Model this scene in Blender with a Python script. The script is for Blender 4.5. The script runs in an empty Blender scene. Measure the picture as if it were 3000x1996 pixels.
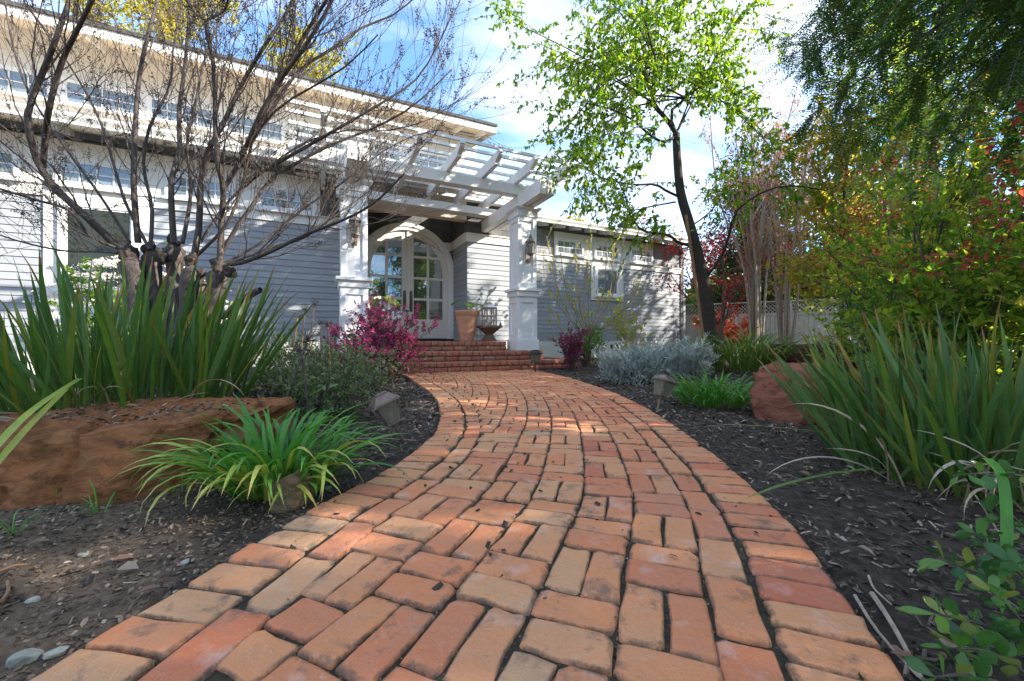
import bpy, bmesh, math, random
import numpy as np
from mathutils import Vector, Matrix, noise as mnoise

sc = bpy.context.scene
COL = sc.collection
RAD = math.radians
# ------------------------------------------------------------------ camera, sky, sun, exposure
CAM_H = 0.6
cam_d = bpy.data.cameras.new("camera")
cam = bpy.data.objects.new("camera", cam_d); COL.objects.link(cam)
cam.location = (0, 0, CAM_H); cam.rotation_euler = (RAD(90), 0, 0)
cam_d.sensor_width = 36.0; cam_d.lens = 36.0 * 400 / 1024
cam_d.clip_start = 0.02; cam_d.clip_end = 2000
sc.camera = cam

SUN_EL = RAD(27); SUN_AZ = RAD(-6)           # azimuth measured from +X towards +Y
SD = Vector((math.cos(SUN_AZ)*math.cos(SUN_EL), math.sin(SUN_AZ)*math.cos(SUN_EL), math.sin(SUN_EL)))
world = bpy.data.worlds.new("World"); sc.world = world; world.use_nodes = True
wn = world.node_tree.nodes; wl = world.node_tree.links; wn.clear()
w_out = wn.new('ShaderNodeOutputWorld'); w_bg = wn.new('ShaderNodeBackground')
w_sky = wn.new('ShaderNodeTexSky'); w_sky.sky_type = 'NISHITA'; w_sky.sun_disc = False
w_sky.sun_elevation = SUN_EL; w_sky.sun_rotation = RAD(90) - SUN_AZ
w_sky.air_density = 1.0; w_sky.dust_density = 0.3; w_sky.ozone_density = 1.5
w_tc = wn.new('ShaderNodeTexCoord'); w_sep = wn.new('ShaderNodeSeparateXYZ')
wl.new(w_tc.outputs['Generated'], w_sep.inputs[0])
def wmath(op, a, b=None):
    n = wn.new('ShaderNodeMath'); n.operation = op
    for i, v in enumerate((a, b)):
        if v is None: continue
        if isinstance(v, (int, float)): n.inputs[i].default_value = v
        else: wl.new(v, n.inputs[i])
    return n.outputs[0]
zc = wmath('ADD', wmath('MAXIMUM', w_sep.outputs[2], 0.0), 0.22)
w_cmb = wn.new('ShaderNodeCombineXYZ')
wl.new(wmath('DIVIDE', w_sep.outputs[0], zc), w_cmb.inputs[0]); wl.new(wmath('DIVIDE', w_sep.outputs[1], zc), w_cmb.inputs[1])
w_map = wn.new('ShaderNodeMapping'); w_map.inputs['Location'].default_value = (0.9, 2.7, 0); w_map.inputs['Rotation'].default_value = (0, 0, 0.5); w_map.inputs['Scale'].default_value = (0.55, 1.15, 1)
wl.new(w_cmb.outputs[0], w_map.inputs[0])
w_no = wn.new('ShaderNodeTexNoise'); w_no.inputs['Scale'].default_value = 1.5; w_no.inputs['Detail'].default_value = 9; w_no.inputs['Roughness'].default_value = 0.58; w_no.inputs['Distortion'].default_value = 0.35
wl.new(w_map.outputs[0], w_no.inputs['Vector'])
w_rmp = wn.new('ShaderNodeValToRGB'); w_rmp.color_ramp.elements[0].position = 0.42; w_rmp.color_ramp.elements[1].position = 0.72
wl.new(w_no.outputs['Fac'], w_rmp.inputs[0])
w_mix = wn.new('ShaderNodeMix'); w_mix.data_type = 'RGBA'
w_tint = wn.new('ShaderNodeMix'); w_tint.data_type = 'RGBA'; w_tint.blend_type = 'MULTIPLY'; w_tint.inputs[0].default_value = 1.0
w_tint.inputs[7].default_value = (0.38, 0.60, 0.87, 1)
w_gam = wn.new('ShaderNodeGamma'); w_gam.inputs[1].default_value = 0.6
wl.new(w_sky.outputs[0], w_gam.inputs[0]); wl.new(w_gam.outputs[0], w_tint.inputs[6])
wl.new(wmath('MULTIPLY', w_rmp.outputs[0], 0.8), w_mix.inputs[0]); wl.new(w_tint.outputs[2], w_mix.inputs[6])
w_mix.inputs[7].default_value = (3.0, 2.9, 2.75, 1)
wl.new(w_mix.outputs[2], w_bg.inputs[0]); w_bg.inputs[1].default_value = 0.15
wl.new(w_bg.outputs[0], w_out.inputs[0])
sun_d = bpy.data.lights.new("sun", 'SUN'); sun_d.energy = 2.5; sun_d.angle = RAD(0.6); sun_d.color = (1.0, 0.93, 0.83)
sun = bpy.data.objects.new("sun", sun_d); COL.objects.link(sun)
sun.rotation_euler = SD.to_track_quat('Z', 'Y').to_euler(); sun.location = SD * 60
vs = sc.view_settings
sc.display_settings.display_device = 'sRGB'
vs.view_transform = 'Standard'; vs.look = 'None'; vs.gamma = 1; vs.use_curve_mapping = False; vs.exposure = 2.6
sc.cycles.max_bounces = 8; sc.cycles.transparent_max_bounces = 8
try: sc.cycles.use_denoising = True
except Exception: pass

# ------------------------------------------------------------------ helpers
rng = np.random.default_rng(7); random.seed(7)
TH = RAD(25.5); CT, ST = math.cos(TH), math.sin(TH)
def wpt(u, v, z=0.0): return Vector((u*CT - v*ST, u*ST + v*CT, z))
def px(x, y, Y):
    """the point at distance Y seen at pixel (x, y) of the photograph"""
    return np.array([(x*1024/3000 - 512)/400*Y, Y, CAM_H + (340.7 - y*1024/3000)/400*Y])
def nz(a): return a/np.maximum(np.linalg.norm(a, axis=-1, keepdims=True), 1e-9)

def tag(o, label, cat=None, group=None):
    o['label'] = label
    if cat: o['category'] = cat
    if group: o['group'] = group
    return o
def thing(name, label, cat, loc=(0, 0, 0), rz=0.0, group=None, rot=None):
    o = bpy.data.objects.new(name, None); COL.objects.link(o)
    o.empty_display_size = 0.2; o.location = loc; o.rotation_euler = rot if rot else (0, 0, rz)
    return tag(o, label, cat, group)
def link(name, me, m=None, parent=None, mw=None):
    o = bpy.data.objects.new(name, me); COL.objects.link(o)
    if m is not None and not me.materials: me.materials.append(m)
    if parent is not None: o.parent = parent
    if mw is not None: o.matrix_basis = mw
    return o
def mesh_np(name, V, faces, tint=None, smooth=False):
    """V (N,3); faces: list of (M,k) index arrays; tint per face"""
    me = bpy.data.meshes.new(name)
    V = np.asarray(V, np.float32); me.vertices.add(len(V)); me.vertices.foreach_set('co', V.ravel())
    li = np.concatenate([f.ravel() for f in faces]).astype(np.int32)
    tot = np.concatenate([np.full(len(f), f.shape[1]) for f in faces]).astype(np.int32)
    st = np.concatenate([[0], np.cumsum(tot)[:-1]]).astype(np.int32)
    me.loops.add(len(li)); me.loops.foreach_set('vertex_index', li)
    me.polygons.add(len(tot)); me.polygons.foreach_set('loop_start', st); me.polygons.foreach_set('loop_total', tot)
    me.polygons.foreach_set('use_smooth', np.full(len(tot), bool(smooth)))
    if tint is not None:
        a = me.attributes.new('tint', 'FLOAT', 'FACE'); a.data.foreach_set('value', np.asarray(tint, np.float32))
    me.update(calc_edges=True)
    return me
class MB:
    def __init__(s): s.v = []; s.f = []; s.t = []; s.tc = 0.5; s.e = None
    def add(s, vs_, fs):
        b = len(s.v); s.v.extend([tuple(p) for p in vs_]); s.f.extend([tuple(i+b for i in f) for f in fs]); s.t.extend([s.tc]*len(fs)); return s
    def box(s, x0, x1, y0, y1, z0, z1):
        return s.add([(x0,y0,z0),(x1,y0,z0),(x1,y1,z0),(x0,y1,z0),(x0,y0,z1),(x1,y0,z1),(x1,y1,z1),(x0,y1,z1)],
                     [(3,2,1,0),(4,5,6,7),(0,1,5,4),(1,2,6,5),(2,3,7,6),(3,0,4,7)])
    def frus(s, cx, cy, z0, z1, a0, a1, b0=None, b1=None):
        b0 = a0 if b0 is None else b0; b1 = a1 if b1 is None else b1
        return s.add([(cx-a0,cy-b0,z0),(cx+a0,cy-b0,z0),(cx+a0,cy+b0,z0),(cx-a0,cy+b0,z0),(cx-a1,cy-b1,z1),(cx+a1,cy-b1,z1),(cx+a1,cy+b1,z1),(cx-a1,cy+b1,z1)],
                     [(3,2,1,0),(4,5,6,7),(0,1,5,4),(1,2,6,5),(2,3,7,6),(3,0,4,7)])
    def tube(s, pts, r, n=6, cap=True):
        pts = np.asarray(pts, float); r = np.full(len(pts), r) if np.isscalar(r) else np.asarray(r, float)
        V, Q = tubes(pts[None], r[None], n); s.add(V, [tuple(q) for q in Q])
        if cap:
            b = len(s.v)-len(V); s.f.append(tuple(b+i for i in range(n))[::-1]); s.f.append(tuple(b+(len(pts)-1)*n+i for i in range(n))); s.t += [s.tc]*2
        return s
    def lathe(s, prof, n=20, c=(0,0,0)):
        V = []; F = []
        for r, z in prof:
            for k in range(n):
                a = 2*math.pi*k/n; V.append((c[0]+r*math.cos(a), c[1]+r*math.sin(a), c[2]+z))
        for i in range(len(prof)-1):
            for k in range(n): F.append((i*n+k, i*n+(k+1)%n, (i+1)*n+(k+1)%n, (i+1)*n+k))
        F.append(tuple(range(n))[::-1]); F.append(tuple((len(prof)-1)*n+k for k in range(n)))
        return s.add(V, F)
    def prism(s, poly, ax, a0, a1):
        """poly: list of 2D points, extruded along axis ax from a0 to a1"""
        n = len(poly)
        def P(p, a): return (a,p[0],p[1]) if ax == 0 else ((p[0],a,p[1]) if ax == 1 else (p[0],p[1],a))
        V = [P(p,a0) for p in poly] + [P(p,a1) for p in poly]
        F = [tuple(range(n))[::-1], tuple(range(n,2*n))] + [(i,(i+1)%n,n+(i+1)%n,n+i) for i in range(n)]
        return s.add(V, F)
    def mesh(s, name, smooth=False, off=(0,0,0)):
        me = bpy.data.meshes.new(name)
        v = s.v if off == (0,0,0) else [(a-off[0], b-off[1], c-off[2]) for a,b,c in s.v]
        me.from_pydata(v, [], s.f)
        bm = bmesh.new(); bm.from_mesh(me); bmesh.ops.recalc_face_normals(bm, faces=bm.faces); bm.to_mesh(me); bm.free()
        a = me.attributes.new('tint', 'FLOAT', 'FACE'); a.data.foreach_set('value', np.array(s.t, np.float32))
        if smooth: me.polygons.foreach_set('use_smooth', [True]*len(me.polygons))
        me.update(); return me
    def build(s, name, m, parent=None, smooth=False, off=(0,0,0)):
        return link(name, s.mesh(name, smooth, off), m, parent)

def rs(pts, K):
    """resample a polyline smoothly (Catmull-Rom) to K points"""
    P = np.asarray(pts, float); n = len(P)
    if n == 2: return P[0] + (P[1]-P[0])*np.linspace(0,1,K)[:,None]
    d = np.concatenate([[0], np.cumsum(np.linalg.norm(np.diff(P,axis=0),axis=1))]); t = np.linspace(0, d[-1], K)
    i = np.clip(np.searchsorted(d, t, side='right')-1, 0, n-2); f = ((t-d[i])/np.maximum(d[i+1]-d[i],1e-9))[:,None]
    p0 = P[np.maximum(i-1,0)]; p1 = P[i]; p2 = P[i+1]; p3 = P[np.minimum(i+2,n-1)]
    return 0.5*((2*p1)+(-p0+p2)*f+(2*p0-5*p1+4*p2-p3)*f**2+(-p0+3*p1-3*p2+p3)*f**3)
def tubes(P, R, n):
    M, K, _ = P.shape
    T = nz(np.gradient(P, axis=1)); ref = np.where(np.abs(T[:,:1,2:3])>0.8, np.array([1.,.13,.07]), np.array([.11,.17,1.]))
    A = nz(np.cross(T, np.broadcast_to(ref, T.shape))); B = np.cross(T, A)
    ang = np.arange(n)*2*math.pi/n
    V = P[:,:,None,:] + R[:,:,None,None]*(np.cos(ang)[None,None,:,None]*A[:,:,None,:] + np.sin(ang)[None,None,:,None]*B[:,:,None,:])
    idx = np.arange(M*K*n).reshape(M,K,n)
    q = np.stack([idx[:,:-1,:], np.roll(idx,-1,2)[:,:-1,:], np.roll(idx,-1,2)[:,1:,:], idx[:,1:,:]], -1).reshape(-1,4)
    return V.reshape(-1,3), q
def cat_meshes(parts):
    Vs, Qs, b = [], [], 0
    for V, Q in parts: Vs.append(V); Qs.append(Q+b); b += len(V)
    return np.concatenate(Vs), np.concatenate(Qs)
def spawn(P, R, n, lenr, spread=0.8, keep=0.6, up=0.15, K=6, start=0.25, end=1.0, rad=0.5, bend=0.15, tip=0.25, out=None, outw=0.0):
    """children along parent polylines P (M,K0,3)"""
    M, K0, _ = P.shape
    t = rng.uniform(start, end, (M, n))*(K0-1); i = np.clip(t.astype(int), 0, K0-2); f = (t-i)[...,None]
    m = np.arange(M)[:,None]
    base = P[m,i]*(1-f)+P[m,i+1]*f; tan = nz(P[m,i+1]-P[m,i]); r0 = (R[m,i]*(1-f[...,0])+R[m,i+1]*f[...,0])*rad
    base = base.reshape(-1,3); tan = tan.reshape(-1,3); r0 = r0.ravel(); N = len(base)
    d = tan*keep + rng.normal(size=(N,3))*spread*0.6
    if out is not None: d = d + nz(base-np.asarray(out))*outw
    d[:,2] += up; d = nz(d)
    L = rng.uniform(lenr[0], lenr[1], N); step = (L/(K-1))[:,None]
    pts = [base]; cur = base; dd = d
    for k in range(K-1):
        cur = cur + dd*step; pts.append(cur)
        dd = nz(dd + np.array([0,0,bend]) + rng.normal(size=(N,3))*0.12)
    P2 = np.stack(pts, 1); R2 = r0[:,None]*np.linspace(1, tip, K)[None,:]
    return P2, np.maximum(R2, 0.0012)
def along(P, n, start=0.1, end=1.0):
    M, K0, _ = P.shape
    t = rng.uniform(start, end, (M, n))*(K0-1); i = np.clip(t.astype(int), 0, K0-2); f = (t-i)[...,None]; m = np.arange(M)[:,None]
    return (P[m,i]*(1-f)+P[m,i+1]*f).reshape(-1,3), nz(P[m,i+1]-P[m,i]).reshape(-1,3)
def leaves(pos, d, L, W, fold=0.25, six=False, nrm=None, curl=0.0):
    pos = np.asarray(pos); d = nz(d); N = len(pos)
    if nrm is None: nrm = rng.normal(size=(N,3))
    r = nz(np.cross(d, nrm)); u = np.cross(r, d); L = np.broadcast_to(L,(N,))[:,None]; W = np.broadcast_to(W,(N,))[:,None]
    tip = pos + d*L - u*L*curl
    if not six:
        a = pos + d*L*.45 + r*W*.5 + u*W*fold; b = pos + d*L*.45 - r*W*.5 + u*W*fold
        V = np.stack([pos,a,tip,b],1).reshape(-1,3); return V, np.arange(4*N).reshape(N,4)
    a1 = pos+d*L*.28+r*W*.46+u*W*fold; a2 = pos+d*L*.66+r*W*.40+u*W*fold-u*L*curl*.4
    b1 = pos+d*L*.28-r*W*.46+u*W*fold; b2 = pos+d*L*.66-r*W*.40+u*W*fold-u*L*curl*.4
    V = np.stack([pos,a1,a2,tip,b2,b1],1).reshape(-1,3); i = np.arange(6*N).reshape(N,6)
    return V, np.concatenate([i[:,[0,1,2,3]], i[:,[0,3,4,5]]],0)
def leaf_obj(name, pos, d, L, W, m, parent=None, tint=None, smooth=False, **k):
    V, Q = leaves(pos, d, L, W, **k); N = len(pos)
    t = rng.uniform(0,1,N) if tint is None else np.asarray(tint)
    if len(Q) == 2*N: t = np.concatenate([t,t])
    return link(name, mesh_np(name, V, [Q], t, smooth), m, parent)
def tube_obj(name, sets, m, parent=None, smooth=True):
    V, Q = cat_meshes([tubes(P,R,n) for P,R,n in sets]); return link(name, mesh_np(name, V, [Q], np.full(len(Q),.5), smooth), m, parent)

# ------------------------------------------------------------------ materials
def nodes(name):
    m = bpy.data.materials.new(name); m.use_nodes = True; nt = m.node_tree
    return m, nt, nt.nodes['Principled BSDF']
def ramp(nt, fac, stops):
    r = nt.nodes.new('ShaderNodeValToRGB'); e = r.color_ramp.elements
    while len(e) < len(stops): e.new(0.5)
    for el,(p,c) in zip(e, stops): el.position = p; el.color = (*c,1)
    nt.links.new(fac, r.inputs[0]); return r.outputs[0]
def ntex(nt, scale, detail=4, rough=.55, coord='Object', vec=None, stretch=None):
    n = nt.nodes.new('ShaderNodeTexNoise'); n.inputs['Scale'].default_value = scale; n.inputs['Detail'].default_value = detail; n.inputs['Roughness'].default_value = rough
    if vec is None:
        if coord == 'Position': vec = nt.nodes.new('ShaderNodeNewGeometry').outputs['Position']
        else: vec = nt.nodes.new('ShaderNodeTexCoord').outputs[coord]
    if stretch:
        mp = nt.nodes.new('ShaderNodeMapping'); mp.inputs['Scale'].default_value = stretch; nt.links.new(vec, mp.inputs[0]); vec = mp.outputs[0]
    nt.links.new(vec, n.inputs['Vector']); return n.outputs['Fac']
def mix(nt, f, a, b, mode='MIX'):
    n = nt.nodes.new('ShaderNodeMix'); n.data_type = 'RGBA'; n.blend_type = mode
    for i,v in ((0,f),(6,a),(7,b)):
        if isinstance(v,(int,float)): n.inputs[i].default_value = v
        elif isinstance(v,tuple): n.inputs[i].default_value = (*v,1)
        else: nt.links.new(v, n.inputs[i])
    return n.outputs[2]
def fmath(nt, op, a, b):
    n = nt.nodes.new('ShaderNodeMath'); n.operation = op
    for i,v in enumerate((a,b)):
        if isinstance(v,(int,float)): n.inputs[i].default_value = v
        else: nt.links.new(v, n.inputs[i])
    return n.outputs[0]
def attr(nt, name):
    a = nt.nodes.new('ShaderNodeAttribute'); a.attribute_name = name; return a.outputs['Fac']
def objrand(nt): return nt.nodes.new('ShaderNodeObjectInfo').outputs['Random']
def bump(nt, b, h, strength=.3, dist=.01):
    n = nt.nodes.new('ShaderNodeBump'); n.inputs['Strength'].default_value = strength; n.inputs['Distance'].default_value = dist
    nt.links.new(h, n.inputs['Height']); nt.links.new(n.outputs[0], b.inputs['Normal'])
def simple(name, c1, c2=None, scale=6, rough=.6, bmp=0, bscale=40, coord='Position', metal=0, stretch=None, spec=.4, vary=0.0):
    m, nt, b = nodes(name); b.inputs['Roughness'].default_value = rough; b.inputs['Metallic'].default_value = metal; b.inputs['Specular IOR Level'].default_value = spec
    if c2 is None: col = mix(nt, 0.0, c1, c1)
    else: col = ramp(nt, ntex(nt, scale, 5, .6, coord, stretch=stretch), [(.32,c1),(.68,c2)])
    if vary: col = mix(nt, 1.0, col, ramp(nt, objrand(nt), [(0,(1-vary,)*3),(1,(1+vary*.4,)*3)]), 'MULTIPLY')
    nt.links.new(col, b.inputs['Base Color'])
    if bmp: bump(nt, b, ntex(nt, bscale, 5, .6, coord, stretch=stretch), bmp)
    return m
def leafmat(name, cols, trans=.35, rough=.42, tcol=None, spec=.35, objvar=0.0, grad=None):
    m, nt, b = nodes(name); n = len(cols)
    col = ramp(nt, attr(nt,'tint'), [(i/max(n-1,1), c) for i,c in enumerate(cols)])
    if objvar: col = mix(nt, 1.0, col, ramp(nt, objrand(nt), [(0,(1-objvar,)*3),(.5,(1,1,1)),(1,(1+objvar,1+objvar*.7,1-objvar*.3))]), 'MULTIPLY')
    b.inputs['Roughness'].default_value = rough; b.inputs['Specular IOR Level'].default_value = spec
    nt.links.new(col, b.inputs['Base Color'])
    t = nt.nodes.new('ShaderNodeBsdfTranslucent')
    nt.links.new(mix(nt, 1.0, col, tcol or (1.9,1.9,1.0), 'MULTIPLY'), t.inputs[0])
    ms = nt.nodes.new('ShaderNodeMixShader'); ms.inputs[0].default_value = trans
    nt.links.new(b.outputs[0], ms.inputs[1]); nt.links.new(t.outputs[0], ms.inputs[2]); nt.links.new(ms.outputs[0], nt.nodes['Material Output'].inputs[0])
    return m

def brickmat(name, cols, mossy=.25, dirt=(.13,.105,.085)):
    m, nt, b = nodes(name); t = attr(nt,'tint'); b.inputs['Specular IOR Level'].default_value = .25
    pos = nt.nodes.new('ShaderNodeNewGeometry').outputs['Position']
    off = nt.nodes.new('ShaderNodeVectorMath'); off.operation = 'ADD'; cx = nt.nodes.new('ShaderNodeCombineXYZ')
    nt.links.new(fmath(nt,'MULTIPLY',t,37.0), cx.inputs[2]); nt.links.new(pos, off.inputs[0]); nt.links.new(cx.outputs[0], off.inputs[1]); v = off.outputs[0]
    col = ramp(nt, t, [(i/(len(cols)-1), c) for i,c in enumerate(cols)])
    col = mix(nt, ramp(nt, ntex(nt, 7, 5, .6, vec=v), [(.35,(0,0,0)),(.75,(.75,.75,.75))]), col, mix(nt, 1.0, col, (1.18,.93,.72), 'MULTIPLY'))
    col = mix(nt, ramp(nt, ntex(nt, 16, 6, .7, vec=v), [(.5,(0,0,0)),(.78,(.8,.8,.8))]), col, mix(nt, .5, col, (.42,.31,.22)))
    col = mix(nt, ramp(nt, ntex(nt, 10, 9, .72, vec=v), [(.55,(0,0,0)),(.66,(.7,.7,.7))]), col, dirt)
    col = mix(nt, ramp(nt, ntex(nt, 130, 3, .6, vec=v), [(.63,(0,0,0)),(.74,(.6,.6,.6))]), col, (.62,.46,.32))
    col = mix(nt, ramp(nt, ntex(nt, 9, 4, .6, vec=v), [(.58,(0,0,0)),(.76,(.55,.55,.55))]), col, (.70,.50,.42))
    eg = attr(nt,'edge'); en = fmath(nt,'MULTIPLY', eg, fmath(nt,'ADD', fmath(nt,'MULTIPLY', ntex(nt, 17, 8, .75, vec=v), 2.6), -.8))
    col = mix(nt, ramp(nt, en, [(.25,(0,0,0)),(.7,(.85,.85,.85))]), col, (.11,.088,.066))
    col = mix(nt, ramp(nt, ntex(nt, 2.2, 3, .5), [(.45,(0,0,0)),(.7,(.22,.22,.22))]), col, (.34,.27,.19))
    if mossy: col = mix(nt, ramp(nt, ntex(nt, 3.0, 8, .75), [(.62,(0,0,0)),(.74,(mossy,)*3)]), col, (.12,.13,.03))
    nt.links.new(col, b.inputs['Base Color']); b.inputs['Roughness'].default_value = .82
    h = fmath(nt,'ADD', fmath(nt,'MULTIPLY',ntex(nt, 26, 6, .65, vec=v),1.0), fmath(nt,'MULTIPLY',ntex(nt, 160, 3, .6, vec=v),.25))
    bump(nt, b, h, .8, .012); return m
M = {}
M['brick'] = brickmat('worn_brick', [(.50,.155,.085),(.57,.205,.105),(.62,.255,.12),(.64,.29,.14),(.62,.33,.17),(.52,.33,.19)])
M['step_brick'] = brickmat('step_brick', [(.34,.085,.05),(.42,.13,.08),(.40,.16,.10),(.45,.20,.13),(.28,.12,.085)], mossy=.5, dirt=(.07,.055,.045))
M['mortar'] = simple('mossy_mortar', (.10,.085,.06), (.07,.08,.035), 14, .95, .4, 60)
M['joint'] = simple('joint_soil', (.022,.018,.012), (.065,.058,.03), 40, .95, .8, 110)
def groundmat():
    m, nt, b = nodes('soil'); b.inputs['Roughness'].default_value = .95; b.inputs['Specular IOR Level'].default_value = .2
    pos = nt.nodes.new('ShaderNodeNewGeometry').outputs['Position']
    a = ramp(nt, ntex(nt, 26, 8, .7, vec=pos), [(.3,(.035,.027,.02)),(.55,(.075,.06,.047)),(.75,(.15,.12,.095))])
    c = ramp(nt, ntex(nt, 34, 8, .72, vec=pos), [(.3,(.075,.052,.034)),(.55,(.16,.115,.078)),(.75,(.29,.22,.155))])
    sp = nt.nodes.new('ShaderNodeSeparateXYZ'); nt.links.new(pos, sp.inputs[0])
    f = fmath(nt,'ADD', fmath(nt,'MULTIPLY',sp.outputs[0],-.9), fmath(nt,'MULTIPLY',sp.outputs[1],-.9))
    f = fmath(nt,'ADD', f, fmath(nt,'MULTIPLY',ntex(nt, 3, 4, .6, vec=pos),.9))
    col = mix(nt, ramp(nt, f, [(.05,(0,0,0)),(.4,(1,1,1))]), a, c)
    far = fmath(nt,'SUBTRACT', fmath(nt,'MULTIPLY', sp.outputs[1], .05), .9)
    col = mix(nt, ramp(nt, far, [(0,(0,0,0)),(.4,(1,1,1))]), col, (.07,.08,.03))
    nt.links.new(col, b.inputs['Base Color'])
    bump(nt, b, ntex(nt, 45, 8, .7, vec=pos), .8, .02); return m
M['soil'] = groundmat()
M['chip'] = leafmat('bark_chip', [(.026,.019,.015),(.05,.037,.028),(.085,.062,.046),(.13,.095,.07),(.16,.12,.09),(.26,.20,.155),(.50,.43,.36)], trans=0.0, rough=.75)
M['litter'] = leafmat('dry_leaf', [(.16,.085,.055),(.23,.15,.10),(.33,.25,.19),(.42,.36,.31),(.20,.10,.06)], trans=.12, rough=.7, tcol=(1.2,1.1,1))
M['crumb'] = leafmat('soil_crumb', [(.05,.036,.025),(.10,.07,.048),(.17,.12,.082),(.26,.19,.135),(.42,.36,.28)], trans=0.0, rough=.9)
M['stone'] = simple('grey_stone', (.30,.27,.22), (.46,.44,.38), 25, .8, .5, 60, vary=.35)
M['pale_stone'] = simple('pale_stone', (.36,.345,.29), (.22,.225,.17), 18, .8, .5, 60)
M['trim'] = simple('cream_trim_paint', (.74,.715,.65), (.78,.755,.70), 3, .5, .06, 70)
M['column'] = simple('white_trim_paint', (.76,.76,.75), (.80,.80,.79), 4, .45, .06, 60)
M['pergola'] = simple('weathered_white_paint', (.70,.69,.655), (.78,.77,.74), 5, .55, .12, 50)
M['door'] = simple('cream_door_paint', (.71,.66,.575), (.74,.69,.61), 4, .42, .04, 60)
M['soffit'] = simple('cream_soffit_paint', (.82,.70,.54), (.86,.75,.60), 2, .6, .05, 40)
M['siding'] = simple('blue_grey_siding', (.30,.315,.335), (.34,.355,.375), 9, .62, .12, 30, stretch=(1,1,7), vary=.10)
M['white_siding'] = simple('white_siding', (.70,.68,.64), (.76,.74,.70), 6, .6, .12, 30, stretch=(1,1,7), vary=.06)
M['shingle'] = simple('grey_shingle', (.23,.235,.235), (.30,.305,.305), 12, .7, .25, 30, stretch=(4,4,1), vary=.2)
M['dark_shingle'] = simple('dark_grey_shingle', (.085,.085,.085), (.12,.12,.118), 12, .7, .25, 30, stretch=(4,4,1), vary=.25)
M['wallback'] = simple('wall_board', (.10,.105,.11), (.13,.135,.14), 5, .8)
M['foundation'] = simple('painted_foundation', (.60,.58,.52), (.68,.66,.60), 5, .7, .15, 30)
M['roof'] = simple('roof_shingles', (.055,.05,.048), (.10,.09,.085), 20, .9, .4, 30)
M['downspout'] = simple('grey_metal_paint', (.35,.37,.40), None, rough=.45)
M['bronze'] = simple('aged_bronze', (.10,.075,.06), (.17,.13,.10), 18, .42, .1, 60, metal=.55)
M['lantern_metal'] = simple('weathered_iron', (.15,.115,.10), (.27,.22,.19), 22, .55, .2, 60, metal=.3)
M['copper'] = simple('tarnished_copper', (.13,.085,.062), (.24,.18,.145), 20, .5, .15, 60, metal=.25)
M['black'] = simple('black_metal', (.02,.02,.02), (.035,.033,.03), 15, .5)
M['terracotta'] = simple('terracotta', (.52,.24,.13), (.62,.34,.22), 5, .8, .15, 40, stretch=(1,1,2.5))
M['potsoil'] = simple('potting_soil', (.03,.022,.015), (.06,.045,.03), 40, .95, .5, 60)
M['wood'] = simple('brown_wood', (.13,.075,.045), (.24,.15,.095), 9, .6, .25, 20, stretch=(6,6,1))
M['pale_wood'] = simple('bleached_wood', (.30,.23,.17), (.46,.37,.29), 9, .7, .25, 20, stretch=(6,6,1))
M['stake'] = simple('orange_brown_stake', (.22,.12,.06), (.33,.19,.10), 8, .8, .3, 30, stretch=(5,5,1))
M['fence'] = simple('beige_fence_paint', (.50,.455,.385), (.57,.52,.44), 7, .65, .1, 30, vary=.08)
M['bark'] = simple('dark_bark', (.028,.022,.018), (.075,.058,.045), 14, .9, .9, 22, stretch=(5,5,1))
M['bare_bark'] = simple('smooth_brown_bark', (.045,.034,.028), (.105,.082,.07), 10, .75, .45, 30, stretch=(3,3,1))
M['twig'] = simple('twig_bark', (.055,.042,.036), (.13,.10,.085), 12, .8)
M['pale_bark'] = simple('pale_bark', (.26,.19,.14), (.42,.33,.26), 9, .75, .3, 30, stretch=(3,3,1))
M['grey_bark'] = simple('grey_bark', (.20,.175,.15), (.36,.33,.29), 6, .85, .5, 20, stretch=(3,3,1))
M['brown_bark'] = simple('brown_bark', (.07,.05,.038), (.16,.115,.085), 8, .9, .7, 20, stretch=(4,4,1))
M['white'] = simple('white_plastic', (.75,.74,.70), None, rough=.4)
M['mat'] = simple('dark_mat', (.022,.02,.02), (.04,.036,.034), 90, .95, .5, 120)
M['metal'] = simple('brushed_metal', (.55,.55,.55), (.65,.65,.65), 60, .35, metal=.9)

def glassmat(name, base, refl, rough=.015):
    m, nt, b = nodes(name); b.inputs['Base Color'].default_value = (*base,1); b.inputs['Roughness'].default_value = .3; b.inputs['Specular IOR Level'].default_value = .2
    g = nt.nodes.new('ShaderNodeBsdfGlossy'); g.inputs['Roughness'].default_value = rough; g.inputs[0].default_value = (.9,.95,.97,1)
    fr = nt.nodes.new('ShaderNodeFresnel'); fr.inputs[0].default_value = 1.5
    f = fmath(nt,'MINIMUM', fmath(nt,'ADD', fmath(nt,'MULTIPLY', fr.outputs[0], 1.5), refl), 1.0)
    ms = nt.nodes.new('ShaderNodeMixShader'); nt.links.new(f, ms.inputs[0]); nt.links.new(b.outputs[0], ms.inputs[1]); nt.links.new(g.outputs[0], ms.inputs[2])
    nt.links.new(ms.outputs[0], nt.nodes['Material Output'].inputs[0]); return m
M['glass'] = glassmat('window_glass', (.17,.20,.20), .07)
M['door_glass'] = glassmat('door_glass', (.05,.055,.035), .20)
M['blind'] = simple('window_blind', (.24,.22,.16), (.34,.31,.22), 3, .6, stretch=(1,1,14))
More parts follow.
